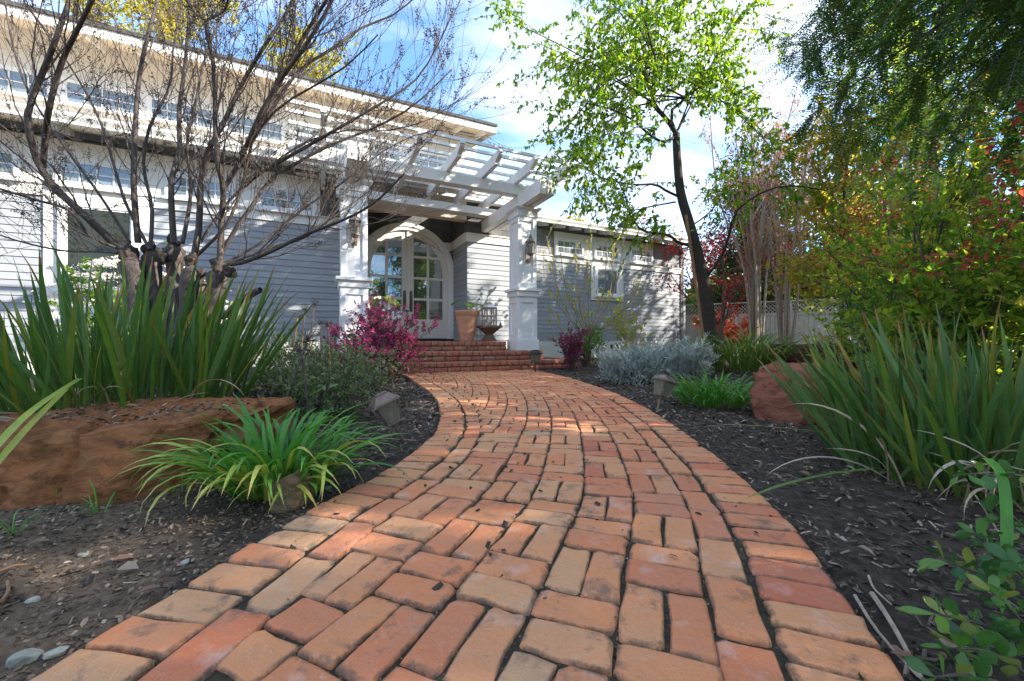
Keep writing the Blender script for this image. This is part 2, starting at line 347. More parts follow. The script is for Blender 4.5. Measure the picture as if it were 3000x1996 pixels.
def clearglass(name):
    m, nt, b = nodes(name); t = nt.nodes.new('ShaderNodeBsdfTransparent'); t.inputs[0].default_value = (.8,.8,.72,1)
    b.inputs['Base Color'].default_value = (.30,.28,.22,1); b.inputs['Roughness'].default_value = .15
    ms = nt.nodes.new('ShaderNodeMixShader'); ms.inputs[0].default_value = .45
    nt.links.new(t.outputs[0], ms.inputs[1]); nt.links.new(b.outputs[0], ms.inputs[2]); nt.links.new(ms.outputs[0], nt.nodes['Material Output'].inputs[0]); return m
M['lampglass'] = clearglass('dusty_lamp_glass')

def bladem(name, base, tipc, var, trans=.25, gloss=.38):
    """strap leaf: colour runs to a dry tip along the leaf (attribute grad), hue varies per leaf"""
    m, nt, b = nodes(name); g = attr(nt,'grad')
    col = ramp(nt, objrand(nt), [(i/(len(base)-1), c) for i,c in enumerate(base)])
    col = mix(nt, ramp(nt, g, [(.0,(.35,.35,.35)),(.2,(0,0,0)),(1,(0,0,0))]), col, (.16,.17,.05))
    thr = fmath(nt,'ADD', g, fmath(nt,'MULTIPLY', objrand(nt), var))
    col = mix(nt, ramp(nt, thr, [(.955,(0,0,0)),(.985,(.7,.7,.7)),(1,(.9,.9,.9))]), col, tipc)
    col = mix(nt, 1.0, col, ramp(nt, ntex(nt, 60, 3, .5, 'Object', stretch=(1,1,.05)), [(.3,(.82,.82,.82)),(.7,(1.1,1.1,1.1))]), 'MULTIPLY')
    nt.links.new(col, b.inputs['Base Color']); b.inputs['Roughness'].default_value = gloss; b.inputs['Specular IOR Level'].default_value = .4
    t = nt.nodes.new('ShaderNodeBsdfTranslucent'); nt.links.new(mix(nt,1.0,col,(1.7,1.8,.9),'MULTIPLY'), t.inputs[0])
    ms = nt.nodes.new('ShaderNodeMixShader'); ms.inputs[0].default_value = trans
    nt.links.new(b.outputs[0], ms.inputs[1]); nt.links.new(t.outputs[0], ms.inputs[2]); nt.links.new(ms.outputs[0], nt.nodes['Material Output'].inputs[0]); return m
M['iris'] = bladem('iris_leaf', [(.045,.11,.025),(.09,.18,.035),(.14,.23,.03),(.09,.19,.09),(.24,.28,.04),(.07,.15,.045),(.17,.22,.03)], (.30,.12,.04), .10)
M['iris_yellow'] = bladem('yellowing_leaf', [(.22,.22,.035),(.30,.25,.04),(.28,.16,.03)], (.25,.10,.04), .2)
M['dry_blade'] = bladem('dry_leaf_blade', [(.42,.31,.20),(.50,.40,.28),(.36,.26,.18),(.55,.48,.40)], (.25,.18,.13), .1, trans=.1, gloss=.7)
M['agapanthus'] = bladem('agapanthus_leaf', [(.06,.22,.025),(.09,.28,.03),(.07,.24,.04),(.14,.33,.045)], (.16,.26,.04), .05)
M['agapanthus_yellow'] = bladem('pale_agapanthus_leaf', [(.30,.42,.07),(.40,.47,.09),(.48,.44,.09)], (.45,.36,.12), .15)
M['daylily'] = bladem('daylily_leaf', [(.08,.17,.03),(.14,.23,.045),(.22,.26,.06),(.10,.20,.04)], (.35,.28,.12), .1)

# ------------------------------------------------------------------ ground, path
def edge(pts, n=140): return rs(pts, n)
RE = edge([(.10,-.75),(.27,-.3),(.42,.05),(.53,.30),(.61,.46),(.698,.705),(.777,.927),(.9035,1.267),(1.0,1.70),(1.085,2.25),(1.145,2.75),(1.19,3.4),(1.195,4.1),(1.15,4.9),(1.03,5.8),(.86,6.7),(.62,7.6),(.40,8.28)])
LE = edge([(-1.02,-.75),(-.98,-.3),(-.94,0),(-.91,.30),(-.885,.5),(-.845,.772),(-.79,1.07),(-.725,1.395),(-.635,1.67),(-.55,2.0),(-.51,2.4),(-.52,2.75),(-.60,3.33),(-.77,4.05),(-1.03,4.85),(-1.36,5.7),(-1.70,6.55),(-1.97,7.16)])
POLY = np.concatenate([RE, LE[::-1]])
def in_poly(x, y, poly=POLY):
    x = np.asarray(x); y = np.asarray(y); ins = np.zeros(x.shape, bool); n = len(poly); j = n-1
    for i in range(n):
        xi, yi = poly[i]; xj, yj = poly[j]
        if yi != yj:
            c = ((yi > y) != (yj > y)) & (x < (xj-xi)*(y-yi)/(yj-yi)+xi); ins ^= c
        j = i
    return ins
def gh(x, y):
    """height of the beds"""
    x = np.asarray(x, float); y = np.asarray(y, float)
    h = -.02 + .24*np.exp(-(((x+2.4)/.95)**4+((y-2.95)/.75)**4)) + .10*np.exp(-(((x-4.6)/1.6)**2+((y-7.2)/1.8)**2))
    return h + .012*np.sin(x*5.1+1)*np.sin(y*4.3) + .008*np.sin(x*13+y*7)
def axis(lo, hi, step, far, grow=1.35):
    a = list(np.arange(lo, hi+1e-6, step)); d = step
    while a[-1] < far: d *= grow; a.append(a[-1]+d)
    d = step
    while a[0] > -far: d *= grow; a.insert(0, a[0]-d)
    return np.array(a)
gx = axis(-5, 6, .06, 900); gy = axis(.2, 9, .06, 900)
GX, GY = np.meshgrid(gx, gy, indexing='ij'); GZ = gh(GX, GY); GZ = np.where((np.abs(GX)>12)|(GY>16)|(GY<-6), -.02, GZ)
GZ = np.where(in_poly(GX, GY), -.055, GZ)
ni, nj = GX.shape; ii = np.arange(ni*nj).reshape(ni,nj)
gq = np.stack([ii[:-1,:-1],ii[1:,:-1],ii[1:,1:],ii[:-1,1:]],-1).reshape(-1,4)
ground = link('ground', mesh_np('ground', np.stack([GX,GY,GZ],-1).reshape(-1,3), [gq], smooth=True), M['soil'])
ground['kind'] = 'structure'
# path bed (joint soil) and bricks
K = len(RE); pv = []; 
for k in range(K): pv += [(RE[k,0],RE[k,1],-.0055),(LE[k,0],LE[k,1],-.0055)]
path = link('path', mesh_np('path', np.array(pv), [np.array([[2*k,2*k+1,2*k+3,2*k+2] for k in range(K-1)])]), M['joint']); path['kind'] = 'structure'
seg = np.linalg.norm(np.diff(RE,axis=0),axis=1); RA = np.concatenate([[0],np.cumsum(seg)])
segl = np.linalg.norm(np.diff(LE,axis=0),axis=1); LA = np.concatenate([[0],np.cumsum(segl)])
def smooth_t(E):
    t = nz(np.gradient(E,axis=0)); k = 9; p = np.pad(t,((k//2,k//2),(0,0)),'edge'); return nz(np.stack([np.convolve(p[:,j],np.ones(k)/k,'valid') for j in (0,1)],1))
RT = smooth_t(RE); LT = smooth_t(LE)
def at(E, A, T, a):
    p = np.array([np.interp(a,A,E[:,0]),np.interp(a,A,E[:,1])]); t = nz(np.array([np.interp(a,A,T[:,0]),np.interp(a,A,T[:,1])])); return p, t
def PR(a, o): p,t = at(RE,RA,RT,a); return p + np.array([-t[1],t[0]])*o
def PL(a, o): p,t = at(LE,LA,LT,a); return p + np.array([t[1],-t[0]])*o
def width_at(a):
    p,t = at(RE,RA,RT,a); n = np.array([-t[1],t[0]]); d = LE-p; along_ = np.abs(d@t); o = d@n
    k = np.argsort(along_)[:2]; return float(o[k].mean())
quads = []
def addq(F, a0, a1, o0, o1):
    j = .0032; m = min(j, (a1-a0)*.2, (o1-o0)*.2)
    quads.append(np.array([F(a0+m,o0+m),F(a1-m,o0+m),F(a1-m,o1-m),F(a0+m,o1-m)]))
BW = .188
a = .03
while a < RA[-1]-.06:      # right border, bricks across the edge
    w = rng.uniform(.095,.108); addq(PR, a, a+w, 0, rng.uniform(.185,.2)); a += w
a = .02
while a < LA[-1]-.06:
    w = rng.uniform(.095,.108); addq(PL, a, a+w, 0, rng.uniform(.185,.2)); a += w
a = .0
while a < RA[-1]-.15:
    w = rng.uniform(.215,.235); addq(PR, a, a+w, .2, .305); a += w
a = .08
while a < LA[-1]-.15:
    w = rng.uniform(.215,.235); addq(PL, a, a+w, .2, .305); a += w
for c in range(14):
    o0 = .305 + c*BW; o1 = o0 + BW; a = -.05*(c%3) - .11*((c*7)%5)/5; turn = (c*3)%2
    while a < RA[-1]-.1:
        want = .206*rng.uniform(.97,1.03); U = 0.0; got = 0.0; om = (o0+o1)/2; q0 = PR(max(a,0),om)
        while got < want and U < .5: U += .012; q1 = PR(max(a,0)+U,om); got += np.linalg.norm(q1-q0); q0 = q1
        lim = width_at(max(a+U/2,0)) - .31
        if a >= 0 and lim > o0 + .075:
            e = lim if lim-o1 < .075 else o1
            if o0 >= .306 and e-o0 < .12: addq(PR, a, a+U, o0, e)
            elif turn%2: h = (o0+e)/2; addq(PR,a,a+U,o0,h); addq(PR,a,a+U,h,e)
            else: addq(PR,a,a+U/2,o0,e); addq(PR,a+U/2,a+U,o0,e)
        a += U; turn += 1
def brick_geo(q, ztop, hz, jit=.004, tint=None, rnd=None):
    """worn paver from a ground quad: 12 point outline, rounded top"""
    c = q.mean(0); e = [q[(i+1)%4]-q[i] for i in range(4)]; L = [np.linalg.norm(x) for x in e]
    out = []
    for i in range(4):
        d0 = e[i-1]/L[i-1]; d1 = e[i]/L[i]; r = rng.uniform(.004,.010)*min(1, min(L[i-1],L[i])/.09); 
        if rng.random() < .16: r *= rng.uniform(1.6,3.0)
        out += [q[i]-d0*r, q[i]+d1*r, q[i]+e[i]*rng.uniform(.38,.62)+rng.normal(size=2)*jit*.5]
    out = np.array(out); out += rng.normal(size=out.shape)*jit*.6
    n = len(out); tl = rng.normal(size=2)*.018
    def ring(k, z): p = c+(out-c)*k; return np.concatenate([p, (z+(p-c)@tl)[:,None]],1)
    s = 1-.009/max(min(L),.05)
    V = np.concatenate([ring(.80 if min(L) > .07 else .7, ztop+.0012), ring(s, ztop), ring(1-.003/max(min(L),.05), ztop-.0022), ring(1.0, ztop-.0065), ring(1.0, ztop-hz)])
    F = [tuple(range(n))] + [(k*n+i, (k+1)*n+i, (k+1)*n+(i+1)%n, k*n+(i+1)%n) for k in range(4) for i in range(n)]
    return V, F
quads = [q for q in quads if abs((q[1]-q[0])[0]*(q[3]-q[0])[1]-(q[1]-q[0])[1]*(q[3]-q[0])[0]) > .004]
vis = [q for q in quads if q.mean(0)[1] > .52 and abs(q.mean(0)[0])/q.mean(0)[1] < 1.5]
vis.sort(key=lambda q: np.hypot(*q.mean(0)))
far = MB()
for i, q in enumerate(vis):
    V, F = brick_geo(q, rng.normal()*.0025+.004, .05)
    dist = np.hypot(*q.mean(0)); side = q.mean(0)[0]
    t = float(np.clip(rng.beta(3.2,3.2) - .10*(side>0.3) + .08*(side<-.3), 0, 1))
    if i < 300:
        mb = MB(); mb.tc = t; mb.add(V, F); o = mb.build('brick', M['brick'], path, smooth=True)
        for k in range(13): o.data.polygons[k].use_smooth = False
        a = o.data.attributes.new('edge','FLOAT','POINT'); a.data.foreach_set('value', np.array([0.0]*12+[.75]*12+[1.0]*36,np.float32))
    else: far.tc = t; far.add(V[12:], [tuple(i-12 for i in f) for f in ([tuple(range(12,24))]+F[13:])])
fb = far.build('brick_paving', M['brick'], path, smooth=False); fb['kind'] = 'stuff'

# ------------------------------------------------------------------ house
U0, V0 = 2.18, 11.3
house = thing('house', 'grey clapboard house with cream trim, arched double door and clerestory windows', 'house', wpt(U0, V0, 0), TH)
OFF = (U0, V0, 0)
def hp(name, mb, m, parent=None, smooth=False): return mb.build(name, M[m] if isinstance(m,str) else m, parent or house, smooth, OFF)
wedge = MB(); wedge.prism([(-.024,0),(0,0),(0,.150),(-.007,.150)], 0, 0, 1); wedge_me = wedge.mesh('siding_board'); wedge_me.materials.append(M['siding'])
wedge_r = MB(); wedge_r.prism([(-.024,0),(0,0),(0,.150),(-.007,.150)], 0, 0, 1)
wwedge_me = wedge_r.mesh('siding_board'); wwedge_me.materials.append(M['white_siding'])
def boards(u0, u1, v, z0, z1, rot=0, white=False):
    z = z0; n = max(1,round((z1-z0)/.14)); h = (z1-z0)/n
    for k in range(n):
        o = link('siding_board', wwedge_me if white else wedge_me, None, house)
        o.location = (u0-U0, v-V0, z0+k*h + rng.normal()*.0008); o.rotation_euler = (0,0,rot); o.scale = (u1-u0, 1, h/.14)
sh_me = MB().prism([(-.016,0),(0,0),(0,.2),(-.005,.2)], 0, 0, 1).mesh('shingle'); sh_me.materials.append(M['shingle'])
wsh_me = MB().prism([(-.016,0),(0,0),(0,.2),(-.005,.2)], 0, 0, 1).mesh('shingle'); wsh_me.materials.append(M['white_siding'])
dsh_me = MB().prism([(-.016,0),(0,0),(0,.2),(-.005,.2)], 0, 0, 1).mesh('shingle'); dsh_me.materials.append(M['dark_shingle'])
def shingles(u0, u1, v, z0, z1, row=.2, dark=False, rot=0, wr=(.16,.30)):
    n = max(1, round((z1-z0)/row)); h = (z1-z0)/n
    for k in range(n):
        u = u0
        while u < u1-.02:
            w = min(rng.uniform(*wr), u1-u); 
            if u1-u-w < .08: w = u1-u
            o = link('shingle', (wsh_me if dark == 2 else dsh_me) if dark else sh_me, None, house); dv = (u-u0)
            o.location = (u0-U0+dv*math.cos(rot), v-V0+dv*math.sin(rot), z0+k*h-rng.uniform(0,.006)); o.rotation_euler = (0,0,rot)
            o.scale = (w-.006, 1, h/.2*1.04); u += w
def board(name, m, *b, parent=None): return hp(name, MB().box(*b), m, parent)
# walls behind the cladding
def wallpiece(*boxes):
    mb = MB()
    for b in boxes: mb.box(*b)
    return hp('wall', mb, 'wallback')
wallpiece((-11,.85,10.12,10.4,.5,4.3)); wallpiece((3.49,5.2,10.12,10.35,.5,4.3)); wallpiece((.85,3.49,11.46,11.7,.5,4.3)); 
wallpiece((5.2,12.7,11.32,11.6,.5,4.3)); wallpiece((-12,4.69,12.52,12.8,4.6,7.46)); wallpiece((4.42,4.69,12.8,18,4.6,7.3)); wallpiece((3.51,3.7,10.35,11.46,.5,4.3)); wallpiece((12.45,12.69,11.6,17,.5,4.3)); wallpiece((4.95,5.2,10.35,11.32,.5,4.3))
wallpiece((.6,.84,10.4,11.46,.5,4.3)); wallpiece((3.495,3.72,11.47,11.69,.5,4.3))
# foundation
hp('foundation', MB().box(-11,.84,10.10,10.38,-.1,.58).box(3.6,5.19,10.10,10.34,-.1,.58).box(5.2,12.66,11.295,11.58,-.1,.58), 'foundation')
for u in (9.25,): board('foundation_vent','black',u,u+.38,11.285,11.30,.32,.46)
# siding
boards(-11,-4.49,10.115,.58,3.18); boards(-3.0,.85,10.115,.58,3.22); boards(3.50,5.19,10.115,.60,3.22)
boards(5.2,8.41,11.315,.58,3.20); boards(9.82,12.68,11.315,.58,3.20); boards(8.41,9.82,11.315,.58,1.95)
o_before = set(house.children)
boards(0,1.2,0,.60,3.22)
for o in house.children:
    if o not in o_before: o.location.x = 3.49-U0; o.location.y = 11.32-V0; o.rotation_euler = (0,0,-math.pi/2)
boards(3.18,3.49,11.455,.60,3.22); boards(-12,3.72,12.515,6.62,7.44,white=True); boards(-12,3.72,12.515,5.2,5.82,white=True)
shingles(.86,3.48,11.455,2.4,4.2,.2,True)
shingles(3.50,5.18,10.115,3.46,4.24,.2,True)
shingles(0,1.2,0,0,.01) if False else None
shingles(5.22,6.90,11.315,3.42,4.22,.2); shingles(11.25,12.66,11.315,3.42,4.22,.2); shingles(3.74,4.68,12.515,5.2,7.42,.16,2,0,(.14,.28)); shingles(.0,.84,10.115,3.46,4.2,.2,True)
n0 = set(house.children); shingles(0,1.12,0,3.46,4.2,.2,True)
for o in house.children:
    if o not in n0: d = o.location.x+U0; o.location.x = 3.485-U0; o.location.y = 11.44-V0-d; o.rotation_euler = (0,0,-math.pi/2)
# trim bands
def band(u0,u1,v,z0,z1):
    board('trim_board','trim',u0,u1,v-.035,v+.004,z0,z1); board('drip_cap','trim',u0,u1,v-.065,v+.004,z1,z1+.03)
band(-11,.85,10.105,3.20,3.40); band(3.46,5.2,10.105,3.23,3.43); band(5.2,12.7,11.305,3.20,3.37); 
board('trim_board','trim',3.455,3.50,10.11,11.44,3.23,3.43); board('drip_cap','trim',3.425,3.50,10.11,11.44,3.43,3.46); 
board('trim_board','trim',.86,1.2,11.40,11.45,3.23,3.43); board('trim_board','trim',3.10,3.455,11.40,11.445,3.23,3.43); board('drip_cap','trim',3.10,3.425,11.37,11.445,3.43,3.46)
board('frieze_panel','trim',-11,-.02,10.075,10.11,3.435,4.25); board('window_surround','trim',-4.49,-3.0,10.07,10.11,.60,3.19)
board('frieze_panel','trim',6.92,11.24,11.275,11.31,3.405,4.2); board('window_surround','trim',8.41,9.82,11.27,11.31,2.0,3.19)
board('frieze_panel','trim',-12,3.72,12.475,12.51,5.83,6.61); board('frieze_board','soffit',.86,3.48,10.085,10.3,3.78,4.3)
board('corner_board','trim',3.74,3.88,12.47,12.51,5.2,7.16) if False else None
board('corner_board','wallback',12.68,12.80,11.27,11.42,.5,4.2); board('downspout','downspout',12.84,12.95,11.28,11.40,.05,4.2)
def window(u0,u1,z0,z1,v,nc,nr,trim=.075,sill=True,glass='glass',blind=False,reveal=.05):
    f = MB(); t = trim
    f.box(u0-t,u1+t,v-.03,v+.02,z1,z1+t); f.box(u0-t,u0,v-.03,v+.02,z0,z1); f.box(u1,u1+t,v-.03,v+.02,z0,z1)
    f.box(u0-t,u1+t,v-.03,v+.02,z0-t,z0)
    if sill: f.box(u0-t-.03,u1+t+.03,v-.075,v-.03,z0-t-.02,z0-t+.03)
    s = .03
    f.box(u0,u1,v-.012,v+.018,z1-s,z1); f.box(u0,u1,v-.012,v+.018,z0,z0+s); f.box(u0,u0+s,v-.012,v+.018,z0+s,z1-s); f.box(u1-s,u1,v-.012,v+.018,z0+s,z1-s)
    w = hp('window', f, 'column')
    a0,a1,b0,b1 = u0+s,u1-s,z0+s,z1-s
    for i in range(nc):
        for j in range(nr):
            x0 = a0+(a1-a0)*i/nc; x1 = a0+(a1-a0)*(i+1)/nc; y0 = b0+(b1-b0)*j/nr; y1 = b0+(b1-b0)*(j+1)/nr
            sl = rng.normal()*.004; sl2 = rng.normal()*.003
            p = MB(); p.add([(x0,v+.005+sl,y0),(x1,v+.005,y0),(x1,v+.005+sl2,y1),(x0,v+.005+sl+sl2,y1),(x0,v+.019,y0),(x1,v+.019,y0),(x1,v+.019,y1),(x0,v+.019,y1)],[(3,2,1,0),(4,5,6,7),(0,1,5,4),(1,2,6,5),(2,3,7,6),(3,0,4,7)])
            hp('pane', p, glass, w)
    for i in range(1,nc): x = a0+(a1-a0)*i/nc; hp('muntin', MB().box(x-.011,x+.011,v-.010,v+.0),'column',w)  if False else hp('muntin', MB().box(x-.011,x+.011,v-.010,v+.001,b0,b1),'column',w)
    for j in range(1,nr): z = b0+(b1-b0)*j/nr; hp('muntin', MB().box(a0,a1,v-.009,v+.0005,z-.011,z+.011),'column',w)
    return w
for u in (-7.40,-5.84,-4.27,-2.70,-1.17): window(u,u+1.0,3.48,3.88,10.06,4,2)
M['blind_glass'] = glassmat('olive_glass', (.022,.024,.014), -.03)
window(-4.20,-3.27,1.55,3.06,10.055,1,1,.09,glass='blind_glass'); 
for u in (-8.2,-6.7,-5.2,-3.72,-2.18,-.62,.93,2.42): window(u,u+1.24,5.97,6.46,12.46,4,2,.06)
for u in (7.02,8.59,10.15): window(u,u+.98,3.49,3.92,11.26,4,2,.07)
window(8.64,9.53,2.23,3.09,11.255,1,1,.10)
# roofs
M['bounce_roof'] = simple('tan_bounce_roof', (.50,.43,.34), (.60,.52,.42), 20, .9, .3, 30)  # unseen lower roof, colour lightened to bounce warm light onto the soffit
def roof(u0,u1,v0,z0,v1,z1,th=.08,m='roof'):
    hp('roof', MB().prism([(v0,z0),(v1,z1),(v1,z1+th),(v0,z0+th)],0,u0,u1), m)
def soffit(u0,u1,v0,z0,v1,z1): hp('soffit', MB().prism([(v0,z0-.03),(v1,z1-.03),(v1,z1-.002),(v0,z0-.002)],0,u0,u1), 'soffit')
roof(-12.3,4.95,11.42,7.25,18.5,9.0); soffit(-12.3,4.93,11.5,7.24,12.7,7.52); board('fascia','trim',-12.3,4.93,11.46,11.50,7.06,7.25)
hp('rake_board', MB().prism([(11.50,7.05),(18.4,8.75),(18.4,8.95),(11.50,7.245)],0,4.90,4.94),'trim')
rt = MB().prism([(0,.0),(1.0,.24),(1.0,.42),(0,.17)],0,0,.045); rt_me = rt.mesh('rafter_tail'); rt_me.materials.append(M['trim'])
for k in range(22):
    o = link('rafter_tail', rt_me, None, house); o.location = (4.60-k*.76-U0, 11.51-V0, 7.02)
hp('soffit', MB().box(4.70,4.90,11.52,18,7.19,7.22), 'soffit') if False else None
roof(-12,3.45,9.42,4.36,12.48,5.35,.08,'bounce_roof'); soffit(-12,3.45,9.47,4.35,10.12,4.49); 
def gutter(u0,u1,v,z): hp('gutter', MB().prism([(v,z+.16),(v-.012,z+.16),(v-.012,z+.12),(v+.03,z+.05),(v+.03,z),(v+.13,z),(v+.13,z+.16)],0,u0,u1),'trim')
gutter(-12,3.45,9.32,4.28); gutter(4.9,13.1,10.66,4.26)
roof(3.45,13.2,10.76,4.36,17,6.1); soffit(4.9,13.1,10.80,4.35,11.4,4.50); soffit(3.45,4.9,9.6,4.38,10.2,4.5)
st = MB().prism([(0,.0),(.66,.16),(.66,.30),(0,.13)],0,0,.045); st_me = st.mesh('rafter_tail'); st_me.materials.append(M['trim'])
for k in range(15):
    o = link('rafter_tail', st_me, None, house); o.location = (-11.0+k*.98-U0, 9.46-V0, 4.19)
for k in range(12):
    o = link('rafter_tail', st_me, None, house); o.location = (5.75+k*.62-U0, 10.78-V0, 4.19)
MM_ = MB().lathe([(.17,-.12),(.17,.0),(.15,.12),(.09,.20),(.001,.22)],16,(9.99,11.55,4.72)); hp('roof_vent', MM_, 'black', None, True)
# ------ door
DU, SP = 2.18, 2.53
cas = MB(); N = 28
def arc(r, n=N): return [(DU + r*math.cos(math.pi*(1-k/n)), SP + r*math.sin(math.pi*(1-k/n))) for k in range(n+1)]
def arch_ring(mb, r0, r1, v0, v1, jamb=None):
    a, b = arc(r0), arc(r1)
    for k in range(N):
        q = [a[k],a[k+1],b[k+1],b[k]]
        mb.add([(p[0],v0,p[1]) for p in q]+[(p[0],v1,p[1]) for p in q], [(3,2,1,0),(4,5,6,7),(0,1,5,4),(1,2,6,5),(2,3,7,6),(3,0,4,7)])
    if jamb is not None:
        for s in (-1,1): x0,x1 = sorted((DU+s*r0, DU+s*r1)); mb.box(x0,x1,v0,v1,jamb,SP)
arch_ring(cas,1.14,1.31,11.27,11.455,.58); hp('door_casing', cas, 'trim')
c2 = MB(); arch_ring(c2,1.235,1.33,11.245,11.28,.58); hp('casing_molding', c2, 'trim')
for s, nm in ((-1,'door'),(1,'door')):
    f = MB(); x0, x1 = sorted((DU+s*.012, DU+s*1.139)); v0, v1 = 11.33, 11.385
    c_in0, c_in1 = sorted((DU+s*.012, DU+s*.165)); f.box(c_in0,c_in1,v0,v1,.66,SP+1.0)      # meeting stile
    o0, o1 = sorted((DU+s*.995, DU+s*1.139)); f.box(o0,o1,v0,v1,.66,SP)
    gi0, gi1 = sorted((DU+s*.165, DU+s*.995)); f.box(gi0,gi1,v0,v1,.66,1.20)
    m0, m1 = sorted((DU+s*.535, DU+s*.605)); f.box(m0,m1,v0+.01,v1-.01,1.20,SP+.82)
    for z in (1.73,2.325,2.92): f.box(gi0,gi1,v0+.012,v1-.012,z,z+.07)
    rr = [k for k in range(N+1)]
    a, b = arc(.985), arc(1.139)
    for k in range(N):
        mx = (a[k][0]+a[k+1][0])/2
        if (mx-DU)*s > 0:
            q = [a[k],a[k+1],b[k+1],b[k]]
            f.add([(p[0],v0+.001,p[1]) for p in q]+[(p[0],v1-.001,p[1]) for p in q], [(3,2,1,0),(4,5,6,7),(0,1,5,4),(1,2,6,5),(2,3,7,6),(3,0,4,7)])
    d = hp('door', f, 'door'); cols = [sorted((DU+s*.165,DU+s*.535)), sorted((DU+s*.605,DU+s*.995))]
    for ci,(p0,p1) in enumerate(cols):
        for z0,z1 in ((1.20,1.73),(1.80,2.325),(2.395,2.92),(2.99,SP+(.97 if ci==0 else .80))):
            sl, s2 = rng.normal()*.006, rng.normal()*.006
            hp('pane', MB().add([(p0,v0+.022+sl,z0),(p1,v0+.022,z0),(p1,v0+.022+s2,z1),(p0,v0+.022+sl+s2,z1),(p0,v0+.04,z0),(p1,v0+.04,z0),(p1,v0+.04,z1),(p0,v0+.04,z1)],[(3,2,1,0),(4,5,6,7),(0,1,5,4),(1,2,6,5),(2,3,7,6),(3,0,4,7)]), 'door_glass', d)
    hu = DU + s*.09; h = MB()
    h.prism([(hu-.042,1.43),(hu-.03,1.40),(hu+.03,1.40),(hu+.042,1.43),(hu+.042,1.93),(hu+.03,1.985),(hu,2.0),(hu-.03,1.985),(hu-.042,1.93)],1,11.312,11.33)
    h.tube([(hu,11.315,1.78),(hu,11.27,1.76),(hu,11.262,1.68),(hu,11.262,1.55),(hu,11.275,1.49),(hu,11.315,1.47)], .014, 6)
    h.lathe([(.001,0),(.02,.0),(.02,.006),(.001,.006)],8,(hu,11.305,1.86)); hp('handle', h, 'bronze', d)
hp('astragal', MB().box(DU-.03,DU+.03,11.30,11.33,.67,SP+1.13), 'door'); hp('threshold', MB().box(.87,3.49,11.2,11.45,.585,.645), 'mat')

# ------------------------------------------------------------------ brick steps
STEPS = [(7.30,1.10,5.07,.0,.190),(7.65,.12,4.42,.190,.385),(8.02,.9,3.70,.385,.580)]
steps = thing('brick_steps', 'three red brick steps with mossy joints leading up to the porch', 'steps', wpt(3,7.3,0), TH)
SO = (3,7.3,0)
core = MB()
core.box(1.13,5.04,7.33,8.5,-.1,.178); core.box(.15,4.39,7.68,10.08,-.1,.373); core.box(.88,3.68,8.05,11.42,.3,.569)
core.box(3.685,4.36,8.3,10.08,.3,.372) ; core.build('step_core', M['mortar'], steps, False, SO)
nb = 0
def sbrick(u0,u1,v0,v1,z0,z1):
    j = lambda s=.003: rng.normal()*s
    b = .007; mb = MB(); mb.tc = float(rng.beta(1.6,1.8)); dv, dz = j(), j(.002)
    x0,x1,y0,y1,a0,a1 = u0+.008,u1-.008,v0+dv,v1,z0+.004+dz,z1+dz
    ring = lambda k,y: [(x0+k,y,a0+k),(x1-k,y,a0+k),(x1-k,y,a1-k),(x0+k,y,a1-k)]
    V = ring(b,y0)+ring(0,y0+b)+ring(0,y1); F = [(3,2,1,0),(8,9,10,11)]
    for r in (0,4): F += [(r+i,r+(i+1)%4,r+4+(i+1)%4,r+4+i) for i in range(4)]
    mb.add(V,F); return mb
for (v,u0,u1,z0,z1) in STEPS:
    u = u0
    while u < u1-.05:      # stretcher course
        w = rng.uniform(.25,.28); w = w if u1-u-w > .08 else u1-u
        sbrick(u,u+w,v+.012,v+.14,z0,z0+.09).build('brick', M['step_brick'], steps, True, SO); u += w
    u = u0
    while u < u1-.05:      # rowlock course, running back over the tread
        w = rng.uniform(.13,.148); w = w if u1-u-w > .06 else u1-u
        sbrick(u,u+w,v,v+.34,z0+.10,z1).build('brick', M['step_brick'], steps, True, SO); u += w
for (uu,v0,v1,z0,z1) in ((5.07,7.44,8.5,0,.19),(4.42,7.80,8.6,.19,.385)):   # returns at the right ends
    v = v0
    while v < v1:
        for zz in ((z0,z0+.09),(z0+.10,z1)):
            mb = MB(); mb.tc = float(rng.random()); mb.box(uu-.13,uu,v+.006,v+.19,zz[0]+.004,zz[1]); mb.build('brick', M['step_brick'], steps, False, SO)
        v += .2
pv_ = MB()
u = .9
for r in range(14):
    u = .9 - (r%2)*.1
    while u < 3.68:
        pv_.tc = float(rng.random()); a_, b_ = max(u,.9), min(u+.2,3.68)
        if b_-a_ > .05: pv_.box(a_+.004,b_-.004,8.365+r*.218,8.365+r*.218+.21,.55,.578+rng.normal()*.001)
        u += .205
pb = pv_.build('porch_paving', M['step_brick'], steps, False, SO); pb['kind'] = 'stuff'

